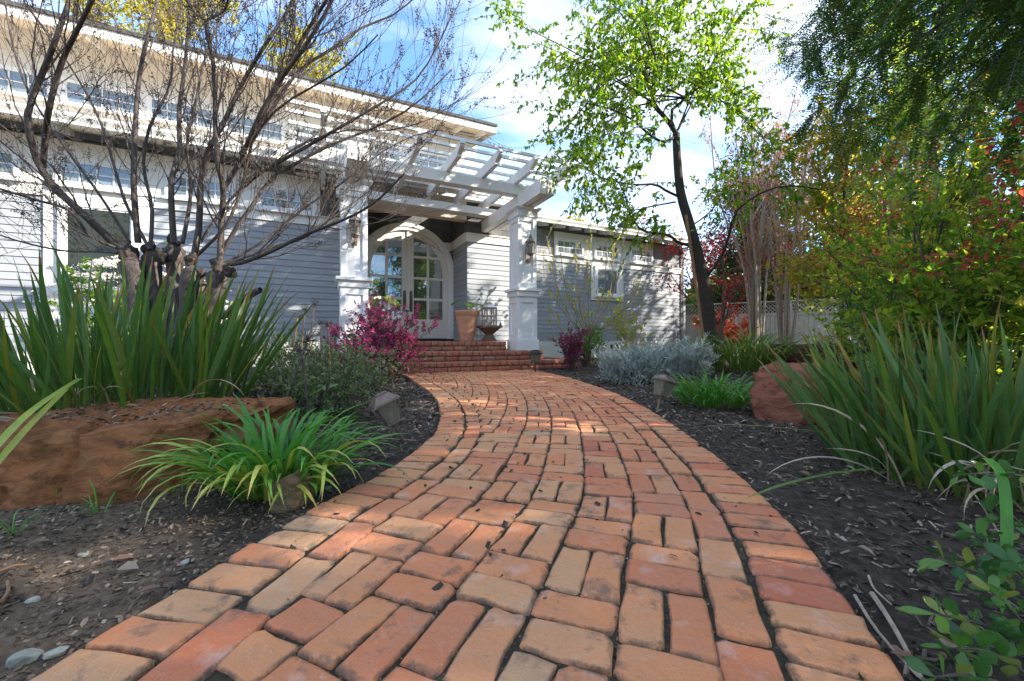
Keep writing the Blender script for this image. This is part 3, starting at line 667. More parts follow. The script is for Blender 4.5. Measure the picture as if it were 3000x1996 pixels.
# ------------------------------------------------------------------ pergola
perg = thing('pergola', 'white timber pergola on two panelled square columns over the porch', 'pergola', wpt(2.3,7.95,.385), TH)
PO = (2.3,7.95,.385)
def pp(name, mb, m='pergola', parent=None): return mb.build(name, M[m], parent or perg, False, PO)
def column(cu, cv):
    mb = MB(); z0 = .387
    mb.box(cu-.265,cu+.265,cv-.265,cv+.265,z0,z0+.235)
    def shaft(za, zb, h, rb, rt_, st_=.085):
        mb.box(cu-h+.028,cu+h-.028,cv-h+.028,cv+h-.028,za,zb)
        for sx in (-1,1):
            for sy in (-1,1):
                xa,xb = sorted((cu+sx*h,cu+sx*(h-st_))); ya,yb = sorted((cv+sy*h,cv+sy*(h-st_))); mb.box(xa,xb,ya,yb,za,zb)
        for s in (-1,1):
            for (a,b) in ((za,za+rb),(zb-rt_,zb)):
                ya,yb = sorted((cv+s*(h-.001),cv+s*(h-.05))); mb.box(cu-h+st_,cu+h-st_,ya,yb,a,b)
                xa,xb = sorted((cu+s*(h-.001),cu+s*(h-.05))); mb.box(xa,xb,cv-h+st_,cv+h-st_,a,b)
    shaft(z0+.235,1.56,.235,.10,.13); mb.box(cu-.262,cu+.262,cv-.262,cv+.262,1.56,1.68); mb.box(cu-.31,cu+.31,cv-.31,cv+.31,1.68,1.735)
    shaft(1.735,3.30,.225,.12,.10); mb.box(cu-.245,cu+.245,cv-.245,cv+.245,3.30,3.43); mb.frus(cu,cv,3.43,3.47,.26,.30); mb.box(cu-.305,cu+.305,cv-.305,cv+.305,3.47,3.505)
    return pp('column', mb, 'column')
column(.54,7.95); column(4.06,7.95)
def vbeam(u0,u1): 
    return pp('beam', MB().prism([(6.88,3.512),(10.08,3.512),(10.08,3.80),(6.88,3.80)],0,u0,u1))
for cu in (.54,4.06): vbeam(cu-.165,cu-.02); vbeam(cu+.02,cu+.165)
def ogee(a, zb, zt, s, n=10):
    """profile end with a curved cut; a = end coordinate, s = direction back into the member"""
    pts = [(a, zt), (a, zt-.05)]
    for k in range(n+1):
        t = k/n; pts.append((a + s*(.03+.17*t - .035*math.sin(2*math.pi*t)), zt-.05-(zt-.05-zb)*t))
    return pts
def ubeam(v0,v1,zb,zt,u0,u1):
    L_ = ogee(u0,zb,zt,1); R_ = ogee(u1,zb,zt,-1)
    return pp('beam', MB().prism(L_[::1]+R_[::-1],1,v0,v1))
ubeam(7.86,8.06,3.803,4.02,-.55,4.78); pp('beam', MB().box(.30,4.30,9.52,9.80,3.803,3.985))
prof = ogee(6.93,4.022,4.232,1) + [(10.25,4.022),(10.25,4.232)]
raf = MB().prism(prof,0,-.045,.045); raf_me = raf.mesh('rafter', off=(0,PO[1],PO[2])); raf_me.materials.append(M['pergola'])
for k in range(7):
    o = link('rafter', raf_me, None, perg); o.location = (.035+k*.762-PO[0],0,0)
for v in (6.98,7.27,7.65,8.04,8.42,8.8,9.18,9.56,9.94):
    pp('purlin', MB().box(-.5,5.12,v-.02,v+.025,4.234+rng.uniform(0,.002),4.292))

# ------------------------------------------------------------------ wall lanterns
def wall_lantern(u, label):
    t = thing('wall_lantern', label, 'lantern', wpt(u,7.725,2.6), TH, 'iron lanterns on the porch columns')
    fr = MB(); g = MB(); cv = -.135
    def hexa(r,z): return [(r*math.cos(math.pi/6+k*math.pi/3), cv+r*math.sin(math.pi/6+k*math.pi/3), z) for k in range(6)]
    def loft(mb, rz):
        V = []; 
        for r,z in rz: V += hexa(r,z)
        n = len(rz); F = [tuple(range(6))[::-1], tuple((n-1)*6+k for k in range(6))]
        for i in range(n-1): F += [(i*6+k,i*6+(k+1)%6,(i+1)*6+(k+1)%6,(i+1)*6+k) for k in range(6)]
        mb.add(V,F)
    loft(g, [(.078,-.115),(.100,.105)])
    for k in range(6): fr.tube([hexa(.082,-.12)[k],hexa(.104,.11)[k]], .007, 5)
    loft(fr, [(.02,-.19),(.055,-.165),(.090,-.135),(.092,-.115)])
    body = fr.build('cage', M['lantern_metal'], t); g.build('glass', M['lampglass'], t)
    cp = MB(); loft(cp, [(.118,.105),(.120,.118),(.085,.165),(.05,.195),(.03,.20)]); loft(cp,[(.03,.2),(.042,.215),(.02,.235),(.028,.25),(.004,.285)]); cp.build('cap', M['lantern_metal'], t)
    br = MB(); br.prism([(-.05,-.30),(.05,-.30),(.06,-.05),(.04,.08),(-.04,.08),(-.06,-.05)],1,-.012,-.001)
    br.tube([(0,-.01,-.22),(0,-.05,-.29),(0,-.10,-.28),(0,-.135,-.235),(0,-.135,-.19)], .011, 6)
    sp = [(.0+.0*k, -.03-.0*k, 0) for k in range(2)]
    br.tube([(0, -.055+.045*math.cos(a)*(1-a/9), -.275+.045*math.sin(a)*(1-a/9)) for a in np.linspace(0,6.5,18)], .007, 5)
    br.build('bracket', M['lantern_metal'], t); return t
wall_lantern(4.06,'iron lantern with scroll bracket on the sunlit column right of the steps'); wall_lantern(.54,'iron lantern on the left porch column, partly behind bare branches')

# ------------------------------------------------------------------ porch objects
def pot(loc, label):
    t = thing('terracotta_pot', label, 'plant pot', loc)
    MB().lathe([(.165,0),(.17,.02),(.275,.60),(.278,.62),(.295,.63),(.30,.70),(.31,.72),(.31,.745),(.27,.745),(.255,.68),(.001,.68)],28).build('body', M['terracotta'], t, True)
    MB().lathe([(.001,.66),(.25,.66),(.25,.69),(.001,.70)],20).build('soil', M['potsoil'], t, True); return t
pl = wpt(3.22,9.3,.58); pot(pl,'tall terracotta pot standing right of the arched door beside the wooden stool')
pl2 = wpt(1.18,10.35,.58); pot(pl2,'terracotta pot left of the arched door, half hidden by the left column')
M['philo'] = leafmat('philodendron_leaf', [(.07,.16,.02),(.12,.24,.03),(.17,.30,.04)], .35, .35)
def lobed(L, W):
    """deeply lobed leaf outline lying in XY, growing +X"""
    V = [(0,0,0)]; F = []; n = 6
    mid = [(L*k/n,0,-.16*L*(k/n)**2) for k in range(n+1)]; V = list(mid)
    for s in (-1,1):
        for k in range(n):
            w = W*(.55+.45*math.sin(math.pi*(k+.6)/n)); b = len(V)
            V += [(L*(k+.35)/n-.05*L, s*w, .05*L-.1*L*(k/n)**2), (L*(k+.75)/n, s*w*.9, .05*L-.1*L*(k/n)**2)]
            F.append((k,b,b+1,k+1) if s<0 else (k+1,b+1,b,k))
    V.append((L*1.12,0,-.2*L)); F.append((n, len(V)-1, n-1)) if False else None
    return V,F
def philodendron(base, label, n, Lr, Sr):
    t = thing('philodendron', label, 'potted plant', base)
    for k in range(n):
        a = 2*math.pi*k/n + rng.uniform(-.4,.4); L = rng.uniform(*Lr); S = rng.uniform(*Sr); d = Vector((math.cos(a),math.sin(a),0))
        e = d*S*.55 + Vector((0,0,S*.85)); mb = MB(); mb.tc = rng.random()
        mb.tube(rs([(0,0,0),tuple(d*S*.18+Vector((0,0,S*.5))),tuple(e)],6),[.008,.007,.007,.006,.006,.005],5); V,F = lobed(L,L*.5)
        R = Matrix.Rotation(a,3,'Z') @ Matrix.Rotation(rng.uniform(.1,.6),3,'Y'); mb.add([R@Vector(v)+e for v in V],F)
        mb.build('leaf', M['philo'], t)
philodendron(pl+Vector((0,0,.69)),'small lobed green plant in the terracotta pot right of the door',4,(.20,.27),(.25,.4))
philodendron(pl2+Vector((0,0,.69)),'larger lobed green plant in the terracotta pot left of the door',8,(.32,.44),(.4,.8))
sp_ = wpt(3.72,9.1,.58)
t = thing('hourglass_stool','brown wooden hourglass stool beside the terracotta pot on the porch','stool',sp_,TH)
MB().frus(0,0,0,.17,.155,.07).frus(0,0,.17,.33,.07,.22).build('pedestal', M['wood'], t); MB().box(-.245,.245,-.245,.245,.33,.375).build('seat', M['wood'], t)
t = thing('candle_lantern','bleached wooden candle lantern with glass standing on the hourglass stool','lantern',sp_+Vector((0,0,.376)),TH+.1)
fr = MB().box(-.14,.14,-.14,.14,0,.03).box(-.14,.14,-.14,.14,.42,.45)
for sx in (-1,1):
    for sy in (-1,1): fr.box(*sorted((sx*.14,sx*.112)),*sorted((sy*.14,sy*.112)),.03,.42)
for s in (-1,1):
    fr.box(-.010,.010,*sorted((s*.13,s*.118)),.03,.42); fr.box(*sorted((s*.13,s*.118)),-.010,.010,.03,.42); fr.box(-.11,.11,*sorted((s*.129,s*.119)),.22,.24); fr.box(*sorted((s*.129,s*.119)),-.11,.11,.22,.24)
fr.build('frame', M['pale_wood'], t); MB().frus(0,0,.45,.53,.15,.05).box(-.05,.05,-.05,.05,.53,.56).build('lid', M['metal'], t)
MB().lathe([(.04,.03),(.04,.18),(.001,.18)],12).build('candle', M['white'], t, True)
MB().box(-.045,.045,-.012,-.001,0,.13).build('wall_outlet', M['white'], tag(bpy.data.objects.new('outdoor_outlet',None),'small white outdoor electric outlet on the grey siding beside the stool','outlet'))
oo = bpy.data.objects['outdoor_outlet']; COL.objects.link(oo); oo.location = wpt(4.52,10.09,1.0); oo.rotation_euler = (0,0,TH); MB().box(-.035,.035,-.04,-.012,.02,.09).build('cover', M['white'], oo)
t = thing('key_lockbox','small grey key lockbox hanging from the left door handle','lockbox',wpt(2.13,11.26,1.38),TH)
MB().box(-.04,.04,-.03,.0,0,.11).build('body', M['metal'], t); MB().box(-.03,.03,-.034,-.03,.012,.075).build('keypad', M['black'], t); MB().tube([(-.025,-.012,.11),(-.025,-.012,.16),(0,-.012,.185),(.025,-.012,.16),(.025,-.012,.11)],.005,5).build('shackle', M['metal'], t)
tag(MB().box(-.75,.75,-.25,.25,0,.02).build('door_mat', M['mat']),'dark door mat lying on the porch before the arched door','doormat'); dm = bpy.data.objects['door_mat']; dm.location = wpt(2.3,10.75,.581); dm.rotation_euler = (0,0,TH)

# ------------------------------------------------------------------ path lights
def path_light(loc, label, lean, s=1.0, rz=.4, dark=False):
    t = thing('path_light', label, 'garden light', loc, 0, 'garden lights along the brick path'); t.rotation_euler = (lean[1], lean[0], rz)
    m = M['black'] if dark else M['copper']
    MB().tube([(0,0,-.12),(0,0,.16*s)],.012*s,8).build('stake', m, t)
    b = .16*s; fr = MB(); fr.box(-.05*s,.05*s,-.05*s,.05*s,b,b+.012*s)
    for sx in (-1,1):
        for sy in (-1,1): fr.tube([(sx*.045*s,sy*.045*s,b+.01*s),(sx*.066*s,sy*.066*s,b+.145*s)],.005*s,4)
    fr.build('frame', m, t)
    for k in range(4):
        a = k*math.pi/2; R = Matrix.Rotation(a,3,'Z')
        V = [(-.044,-.046,.012),(.044,-.046,.012),(.064,-.066,.145),(-.064,-.066,.145),(-.044,-.043,.012),(.044,-.043,.012),(.064,-.063,.145),(-.064,-.063,.145)]
        MB().add([R@Vector((x*s,y*s,z*s+b)) for x,y,z in V],[(3,2,1,0),(4,5,6,7),(0,1,5,4),(1,2,6,5),(2,3,7,6),(3,0,4,7)]).build('pane', M['lampglass'], t)
    MB().frus(0,0,b+.145*s,b+.158*s,.086*s,.084*s).frus(0,0,b+.158*s,b+.20*s,.082*s,.042*s).box(-.036*s,.036*s,-.036*s,.036*s,b+.20*s,b+.21*s).build('cap', m, t)
    MB().lathe([(.012*s,b+.01*s),(.014*s,b+.06*s),(.004*s,b+.08*s)],8).build('bulb', M['white'], t, True); return t
path_light((-.645,2.40,-.02),'tarnished copper path light leaning left over the mulch, nearest the camera on the left',(-.42,-.05),.92,.55)
path_light((1.235,3.42,-.02),'copper path light leaning right at the path edge beside the green clump',(.33,.0),.92,.35)
path_light((.44,7.62,-.02),'dark upright path light at the right end of the brick steps',(.02,0),1.2,.5,True)
path_light((-1.86,6.62,-.02),'dark path light mostly hidden in the big pink bush left of the steps',(.03,0),1.0,.5,True)

# ------------------------------------------------------------------ boulders and stones
def boulder(name, label, cat, loc, half, seed, m, sub=4, rough=.12, sq=.55, rz=0.0, flat=None, group=None):
    bm = bmesh.new(); bmesh.ops.create_icosphere(bm, subdivisions=sub, radius=1)
    r_ = random.Random(seed); o1 = Vector((r_.uniform(0,50),r_.uniform(0,50),r_.uniform(0,50)))
    cuts = [(Vector((r_.gauss(0,1),r_.gauss(0,1),r_.gauss(0,.6))).normalized(), r_.uniform(.62,.85)) for _ in range(9)]
    for v in bm.verts:
        n = v.co.normalized(); p = Vector([math.copysign(abs(c)**sq, c) for c in n])
        for cn, cd in cuts:
            e = p.dot(cn)-cd
            if e > 0: p -= cn*e*.85
        k = rough*mnoise.fractal(p*1.3+o1, .9, 2.0, 5) + rough*.30*mnoise.fractal(p*4.5+o1, .8, 2.0, 5) - rough*.5*max(0,.12-abs(mnoise.noise(p*1.7+o1*2)))/.12*(1 if sub>3 else 0)
        p = p*(1+k)
        if flat: p.z = min(p.z, flat + .06*mnoise.noise(p*2+o1))
        v.co = Vector((p.x*half[0], p.y*half[1], p.z*half[2]))
    me = bpy.data.meshes.new(name); bm.to_mesh(me); bm.free(); me.polygons.foreach_set('use_smooth',[sub>2]*len(me.polygons))
    o = link(name, me, m); o.location = loc; o.rotation_euler = (0,0,rz); 
    return tag(o, label, cat, group) if label else o
def rockmat(name, a, b, c, lich=(.34,.20,.07)):
    m, nt, bs = nodes(name); bs.inputs['Roughness'].default_value = .85; bs.inputs['Specular IOR Level'].default_value = .2
    col = ramp(nt, ntex(nt, 3.2, 8, .62, 'Position', stretch=(1,1,2.2)), [(.3,a),(.47,b),(.53,tuple(x*.62 for x in b)),(.56,b),(.74,c)])
    col = mix(nt, ramp(nt, ntex(nt, 5.5, 6, .65, 'Position'), [(.56,(0,0,0)),(.7,(.7,.7,.7))]), col, lich)
    col = mix(nt, ramp(nt, ntex(nt, 9, 8, .75, 'Position'), [(.58,(0,0,0)),(.7,(.8,.8,.8))]), col, (.05,.04,.03))
    nt.links.new(col, bs.inputs['Base Color']); bump(nt, bs, fmath(nt,'ADD',ntex(nt, 6, 10, .72, 'Position', stretch=(1,1,2.4)),fmath(nt,'MULTIPLY',ntex(nt, 70, 5, .7, 'Position'),.2)), 1.0, .07); return m
M['rust_rock'] = rockmat('rust_sandstone', (.25,.09,.035),(.43,.17,.065),(.58,.31,.14))
M['red_rock'] = rockmat('red_sandstone', (.30,.105,.06),(.40,.15,.09),(.46,.20,.13),(.30,.13,.08))
M['brown_rock'] = rockmat('dark_brown_rock', (.07,.04,.028),(.11,.065,.045),(.16,.10,.07),(.12,.09,.05))
M['tan_rock'] = rockmat('tan_rock', (.26,.18,.10),(.38,.27,.15),(.50,.38,.22),(.22,.13,.06))
def hull_rock(name, label, cat, pts, m, seed, amp=.03, cuts=6):
    c = np.mean(np.array(pts),0); c[2] = 0
    bm = bmesh.new()
    for p in pts: bm.verts.new(Vector(p)-Vector(c))
    r = bmesh.ops.convex_hull(bm, input=bm.verts); bmesh.ops.delete(bm, geom=[v for v in bm.verts if not v.link_faces], context='VERTS')
    bmesh.ops.bevel(bm, geom=list(bm.edges), offset=.018, segments=1, affect='EDGES')
    bmesh.ops.triangulate(bm, faces=bm.faces)
    for _ in range(6):
        es = [e for e in bm.edges if e.calc_length() > .035]
        if not es: break
        bmesh.ops.subdivide_edges(bm, edges=es, cuts=1); bmesh.ops.triangulate(bm, faces=bm.faces)
    bm.normal_update(); o1 = Vector((seed*3.1,seed*1.7,seed)); ns = [v.normal.copy() for v in bm.verts]
    for v, n in zip(bm.verts, ns):
        p = v.co; d = amp*mnoise.fractal(p*4+o1,.85,2.1,6) + amp*.5*mnoise.fractal(Vector((p.x*2,p.y*2,p.z*14))+o1,.9,2.0,4) - amp*1.3*max(0,.10-abs(mnoise.noise(Vector((p.x*2.5,p.y*2.5,p.z*5))+o1*2)))/.10
        v.co = p + n*d
    me = bpy.data.meshes.new(name); bm.to_mesh(me); bm.free(); me.polygons.foreach_set('use_smooth',[False]*len(me.polygons))
    o = link(name, me, m); o.location = c; return tag(o,label,cat)
hull_rock('boulder','long rust brown sandstone boulder with flat top below the big strap leaved clump','boulder',
  [(-2.62,2.05,.20),(-2.42,1.74,.19),(-2.18,1.62,.175),(-1.76,1.585,.225),(-1.47,1.70,.235),(-1.24,2.10,.25),(-1.32,2.42,.25),(-1.9,2.55,.26),(-2.5,2.4,.24),
   (-2.66,1.95,-.06),(-2.42,1.60,-.06),(-2.12,1.50,-.06),(-1.80,1.47,-.06),(-1.52,1.50,-.06),(-1.44,1.66,-.06),(-1.22,2.2,-.06),(-1.5,2.5,-.06),(-2.4,2.4,-.06),(-1.50,1.52,.07)],M['rust_rock'],3)
bx = rng.uniform(-2.4,-1.35,700); by = 1.95+rng.random(700)**2*.0+rng.normal(size=700)*.13+.25*(bx+1.9)**2; ok = (by>1.74)&(by<2.4); bx,by = bx[ok],by[ok]
BOULDER_TOP = (bx,by)
boulder('boulder','red sandstone boulder beside the right strap leaved clump','boulder',(2.42,3.32,.0),(.56,.44,.42),8,M['red_rock'],5,.15,.9,.4)
boulder('boulder','dark brown boulder behind the red one, in front of the fence','boulder',(5.1,7.1,.12),(.78,.6,.42),12,M['brown_rock'],4,.12,.6,-.2)
boulder('rock','small round tan rock under the bright green leaves at the front left','rock',(-.835,1.50,.03),(.09,.08,.085),21,M['tan_rock'],4,.16,1.0)
for k,(x,y,s,lab) in enumerate([(80,1900,.038,'large pale green stone in the bottom left corner of the soil'),(165,1893,.024,'small pale grey stone right of the large pale stone in the soil'),(960,1425,.026,'cream stone on the mulch at the left edge of the brick path'),(245,1595,.022,'flat tan stone in the bare soil below the rust boulder'),(95,1718,.018,'pale angular pebble in the bare soil near the left picture edge'),(540,1632,.022,'tan flat pebble in the soil above the near left corner of bricks'),(1000,1447,.016,'white oyster coloured pebble below the cream stone by the path')]):
    Y = .6*400/(y*1024/3000-340.7); X = (x*1024/3000-512)/400*Y
    boulder('stone',lab,'stone',(X,Y,float(gh(X,Y))+s*.2),(s*.8,s*.55,s*.35),40+k,M['pale_stone'] if k in (0,1,2,6) else M['stone'],2,.2,.7,k*.9,None,'loose stones on the garden soil')

# ------------------------------------------------------------------ loose mulch and litter
def scatter(n, xr, yr, dens=None):
    x = rng.uniform(*xr, n); y = rng.uniform(*yr, n); ok = ~in_poly(x,y); ok &= (np.abs(x)/np.maximum(y,.1) < 1.55); ok &= (y*CT - x*ST) < 11.0
    if dens is not None: ok &= rng.random(n) < dens(x,y)
    return x[ok], y[ok]
def chips(name, x, y, lo, hi, m, tints, zoff=.0, asp=(.25,.5), lift=.012):
    N = len(x); L = rng.uniform(lo,hi,N)*.5; W = L*rng.uniform(*asp,N); H = W*rng.uniform(.35,.8,N); a = rng.uniform(0,2*math.pi,N)
    dx = np.stack([np.cos(a),np.sin(a),rng.normal(size=N)*.35],1); dx = nz(dx); dy = nz(np.cross(np.array([0,0,1.]),dx)); dz = np.cross(dx,dy); tl = rng.normal(size=(N,1))*.5; dy = nz(dy+dz*tl); dz = np.cross(dx,dy)
    c = np.stack([x,y,gh(x,y)+zoff+rng.uniform(0,lift,N)],1); L,W,H = L[:,None],W[:,None],H[:,None]
    j = lambda: 1+rng.normal(size=(N,1))*.18
    V = np.stack([c-dx*L*j()-dy*W*j(), c+dx*L*j()-dy*W*j(), c+dx*L*j()+dy*W*j(), c-dx*L*j()+dy*W*j(), c-dx*L*.6+dz*H, c+dx*L*.6+dz*H*j()],1).reshape(-1,3)
    i = np.arange(6*N).reshape(N,6)
    q = np.concatenate([i[:,[0,1,5,4]], i[:,[2,3,4,5]]]); tr = np.concatenate([i[:,[1,2,5]], i[:,[3,0,4]]])
    t = tints(x,y); return link(name, mesh_np(name, V, [q,tr], np.concatenate([t,t,t,t])), m)
leftsoil = lambda x,y: ((x < 0)&(y < 1.75)&(x+y*.35 < -.25))
bt = lambda x,y: np.clip(rng.beta(.9,1.7,len(x)),0,1)
x,y = scatter(42000,(-3.2,3.6),(.62,3.2), lambda x,y: np.where(leftsoil(x,y),.10,1.0)*np.where(y<1.0,1,.8)); o = chips('bark_mulch',x,y,.008,.036,M['chip'],bt,asp=(.12,.38)); o['kind'] = 'stuff'
x,y = scatter(26000,(-4.5,5.0),(3.0,8.5), lambda x,y: np.where(y<5,1,.6)); o = chips('bark_mulch',x,y,.02,.065,M['chip'],bt,asp=(.14,.4)); o['kind'] = 'stuff'
x,y = scatter(7500,(-1.9,-.4),(.62,1.8), lambda x,y: np.where(leftsoil(x,y),1,.1)); o = chips('soil_crumbs',x,y,.004,.015,M['crumb'],lambda x,y: rng.beta(1.2,2.2,len(x)),asp=(.5,.9),lift=.004); o['kind'] = 'stuff'
x,y = scatter(1900,(-3,3.2),(.65,5.5)); N = len(x); a = rng.uniform(0,6.28,N); Ls = rng.uniform(.012,.040,N)*np.clip(y/1.6,.75,1.6)
o = leaf_obj('leaf_litter', np.stack([x,y,gh(x,y)+.014],1), np.stack([np.cos(a),np.sin(a),rng.normal(size=N)*.2],1), Ls, Ls*rng.uniform(.35,.6,N), M['litter'], six=True, nrm=np.array([0,0,1.])+rng.normal(size=(N,3))*.35, curl=.15); o['kind'] = 'stuff'
_g0 = gh; dgb = bpy.context.evaluated_depsgraph_get(); bo = bpy.data.objects['boulder']
def gh(x, y):
    r = []
    for a,b in zip(np.ravel(x),np.ravel(y)):
        h = bo.ray_cast(Vector((a,b,2))-bo.location, Vector((0,0,-1))); r.append(h[1].z+bo.location.z if h[0] else -.1)
    return np.array(r)
bpy.context.view_layer.update()
o = chips('leaf_debris',*BOULDER_TOP,.008,.03,M['chip'],lambda x,y: rng.beta(1,1.5,len(x)),.0,(.2,.5),.003); o['kind'] = 'stuff'; gh = _g0
# dark droppings of bark on the bricks
xx = rng.uniform(-1.9,1.2,1500); yy = .9+ (rng.random(1500)**.8)*6.5; ok = in_poly(xx,yy); xx, yy = xx[ok], yy[ok]
ok = rng.random(len(xx)) < np.where(xx < .15-.12*yy, .75, .22); xx, yy = xx[ok], yy[ok]; N = len(xx)
def gh0(x,y): return np.zeros(np.shape(x))
_gh = gh; gh = gh0; o = chips('bark_crumbs',xx,yy,.010,.028,M['chip'],lambda x,y: rng.beta(1,4,len(x))*.6,.007,(.4,.7),.002); o['kind'] = 'stuff'; gh = _gh
xx = rng.uniform(-1.6,1.3,60000); yy = .5+rng.random(60000)**1.3*4.2; ok = in_poly(xx,yy); xx,yy = xx[ok],yy[ok]
gh = gh0; o = chips('joint_grit',xx,yy,.004,.010,M['crumb'],lambda x,y: rng.beta(1,2.4,len(x)),-.0075,(.5,.9),.002); o['kind'] = 'stuff'; gh = _gh
# moss tufts in the joints near the steps
xx = rng.uniform(-2.2,1.2,9000); yy = rng.uniform(.6,8.2,9000); ok = in_poly(xx,yy) & (rng.random(9000) < np.where(yy>6.0,.8,.12)); xx,yy = xx[ok],yy[ok]; N = len(xx)
M['moss'] = leafmat('moss', [(.06,.075,.015),(.11,.12,.02),(.17,.17,.03)], .2, .9)
o = leaf_obj('moss', np.stack([xx,yy,np.full(N,-.004)],1), rng.normal(size=(N,3))*.7+np.array([0,0,.8]), rng.uniform(.008,.016,N), .012, M['moss']); o['kind'] = 'stuff'
# single dry leaves
dl = MB(); 
V,Q = leaves(np.zeros((1,3)), np.array([[1,0,.0]]), .06, .034, .18, True, np.array([[0,0,1.]]), .12); dl_me = mesh_np('dry_leaf', V,[Q],[.1,.1]); dl_me.materials.append(M['litter'])
dl2 = mesh_np('dry_leaf', V*np.array([1.0,1.5,1.4]),[Q],[.45,.45]); dl2.materials.append(M['litter'])
dl3 = mesh_np('dry_leaf', V*np.array([1.0,.8,1.2]),[Q],[.95,.95]); dl3.materials.append(M['litter'])
for k,(x,y,rz,s,me_,lab) in enumerate([(2605,1900,-1.1,1.0,dl3,'orange brown fallen leaf beside the grey stick at the right path edge'),(2770,1895,.4,1.3,dl2,'pale tan fallen leaf in the mulch below the corner shrub'),(2350,1545,.8,1.0,dl2,'pale pinkish fallen leaf on the mulch right of the border bricks'),(80,1600,.3,1.2,dl_me,'reddish brown curled leaf on the soil at the left edge'),(330,1625,.9,1.2,dl_me,'red brown torn leaf in the middle of the bare soil'),(400,1745,.6,1.3,dl_me,'rust coloured leaf just above the near left bricks'),(2510,1610,-.9,1.0,dl2,'pointed tan leaf on dark mulch under the dry grass blades'),(2690,1945,2.6,1.4,dl_me,'dark brown rolled leaf at the bottom right of the mulch'),(1030,1195,.2,.9,dl2,'small pale leaf on mulch next to the left path light'),(345,1655,.2,1.2,dl2,'grey white curled leaf on the bare soil')]):
    Y = .6*400/(y*1024/3000-340.7); X = (x*1024/3000-512)/400*Y
    o = link('fallen_leaf', me_); o.location = (X,Y,float(gh(X,Y))+.02); o.rotation_euler = (.15*math.sin(k*5),.2*math.cos(k*3),rz); o.scale = (s*.62*min(Y,1.5)/1.0,)*3; tag(o,lab,'leaf','single fallen leaves')
def stick(x0,y0,x1,y1,r,label,m='pale_wood',lift=.015):
    P = []
    for x,y in ((x0,y0),(x1,y1)):
        Y = .6*400/(y*1024/3000-340.7); X = (x*1024/3000-512)/400*Y; P.append((X,Y,float(gh(X,Y))+lift))
    mid = tuple((a+b)/2+rng.normal()*.006 for a,b in zip(*P)); tag(MB().tube(rs([P[0],mid,P[1]],7),np.linspace(r,r*.6,7),6).build('stick', M[m]),label,'stick')
stick(2555,1735,2700,1990,.006,'broad weathered grey stick lying along the right edge of the bricks'); stick(2505,1740,2690,1985,.004,'thin pale stick lying against the right border bricks'); stick(2545,1690,2612,1765,.003,'short straw coloured stick in the mulch above the grey one')
stick(0,1668,80,1643,.004,'short tan stick on the bare soil at the left edge','stake'); stick(5,1740,22,1690,.005,'stubby brown stick on the soil below the tan one','stake'); stick(1870,1497,1962,1447,.0,'','pale_wood') if False else None
stick(985,1287,1220,1293,.0035,'long straw stalk lying across the mulch by the left path light'); stick(1100,1325,1185,1340,.004,'dark broken twig on the mulch by the left path edge','twig')

# ------------------------------------------------------------------ strap leaved clumps
def blade_mesh(name, L, W, bend, m, n=8, twist=0.0, droop=0.0, wild=0.0, fold=.18):
    """strap leaf: starts along +Z, bends towards +X"""
    ang = 0.0; p = np.zeros(3); C = []; Wd = []; T = []
    for k in range(n+1):
        t = k/n; C.append(p.copy()); ang = bend*t**1.3 + droop*max(0,t-.45)**1.2*2.2 + wild*math.sin(t*7+L*40)*.35
        d = np.array([math.sin(ang),0,math.cos(ang)]); p = p + d*L/n
        Wd.append(W*(.75+.35*math.sin(math.pi*min(t*1.1,1)))*(1 if t<.7 else max(.04,1-((t-.7)/.3)**1.6))); T.append(twist*t)
    V = []; F = []; G = []
    for k in range(n+1):
        w = Wd[k]*.5; r = np.array([0.0,math.cos(T[k]),0.0]) + np.array([math.sin(T[k]),0,0]); d = C[min(k+1,n)]-C[max(k-1,0)]; d /= np.linalg.norm(d); u = np.cross(d,r)
        V += [C[k]-r*w+u*w*fold*2, C[k], C[k]+r*w+u*w*fold*2]; G += [k/n]*3
    for k in range(n): b = 3*k; F += [(b,b+1,b+4,b+3),(b+1,b+2,b+5,b+4)]
    me = mesh_np(name, np.array(V), [np.array(F)], None, True); a = me.attributes.new('grad','FLOAT','POINT'); a.data.foreach_set('value', np.array(G,np.float32)); me.materials.append(m); return me
def place_blade(me, parent, p, yaw, tilt, s, roll):
    return link('leaf', me, None, parent, Matrix.Translation(p) @ Matrix.Rotation(yaw,4,'Z') @ Matrix.Rotation(tilt,4,'Y') @ Matrix.Rotation(roll,4,'Z') @ Matrix.Scale(s,4))
def join_blades(items, name, parent, m):
    Vs,Fs,Gs,b = [],[],[],0
    for me, mw in items:
        n = len(me.vertices); co = np.empty(n*3,np.float32); me.vertices.foreach_get('co',co); co = co.reshape(-1,3); A = np.array(mw); Vs.append(co@A[:3,:3].T+A[:3,3])
        li = np.empty(len(me.loops),np.int32); me.loops.foreach_get('vertex_index',li); Fs.append(li.reshape(-1,4)+b); g = np.empty(n,np.float32); me.attributes['grad'].data.foreach_get('value',g); Gs.append(g); b += n
    me = mesh_np(name, np.concatenate(Vs), [np.concatenate(Fs)], None, True); a = me.attributes.new('grad','FLOAT','POINT'); a.data.foreach_set('value', np.concatenate(Gs)); return link(name, me, m, parent)
IRIS = [blade_mesh('leaf',1.0,rng.uniform(.026,.036),rng.uniform(-.05,.35),M['iris'],8,rng.uniform(-.5,.5),rng.uniform(0,.25)) for _ in range(12)]
IRISY = [blade_mesh('leaf',1.0,rng.uniform(.024,.032),rng.uniform(0,.4),M['iris_yellow'],8,rng.uniform(-.6,.6),.2) for _ in range(4)]
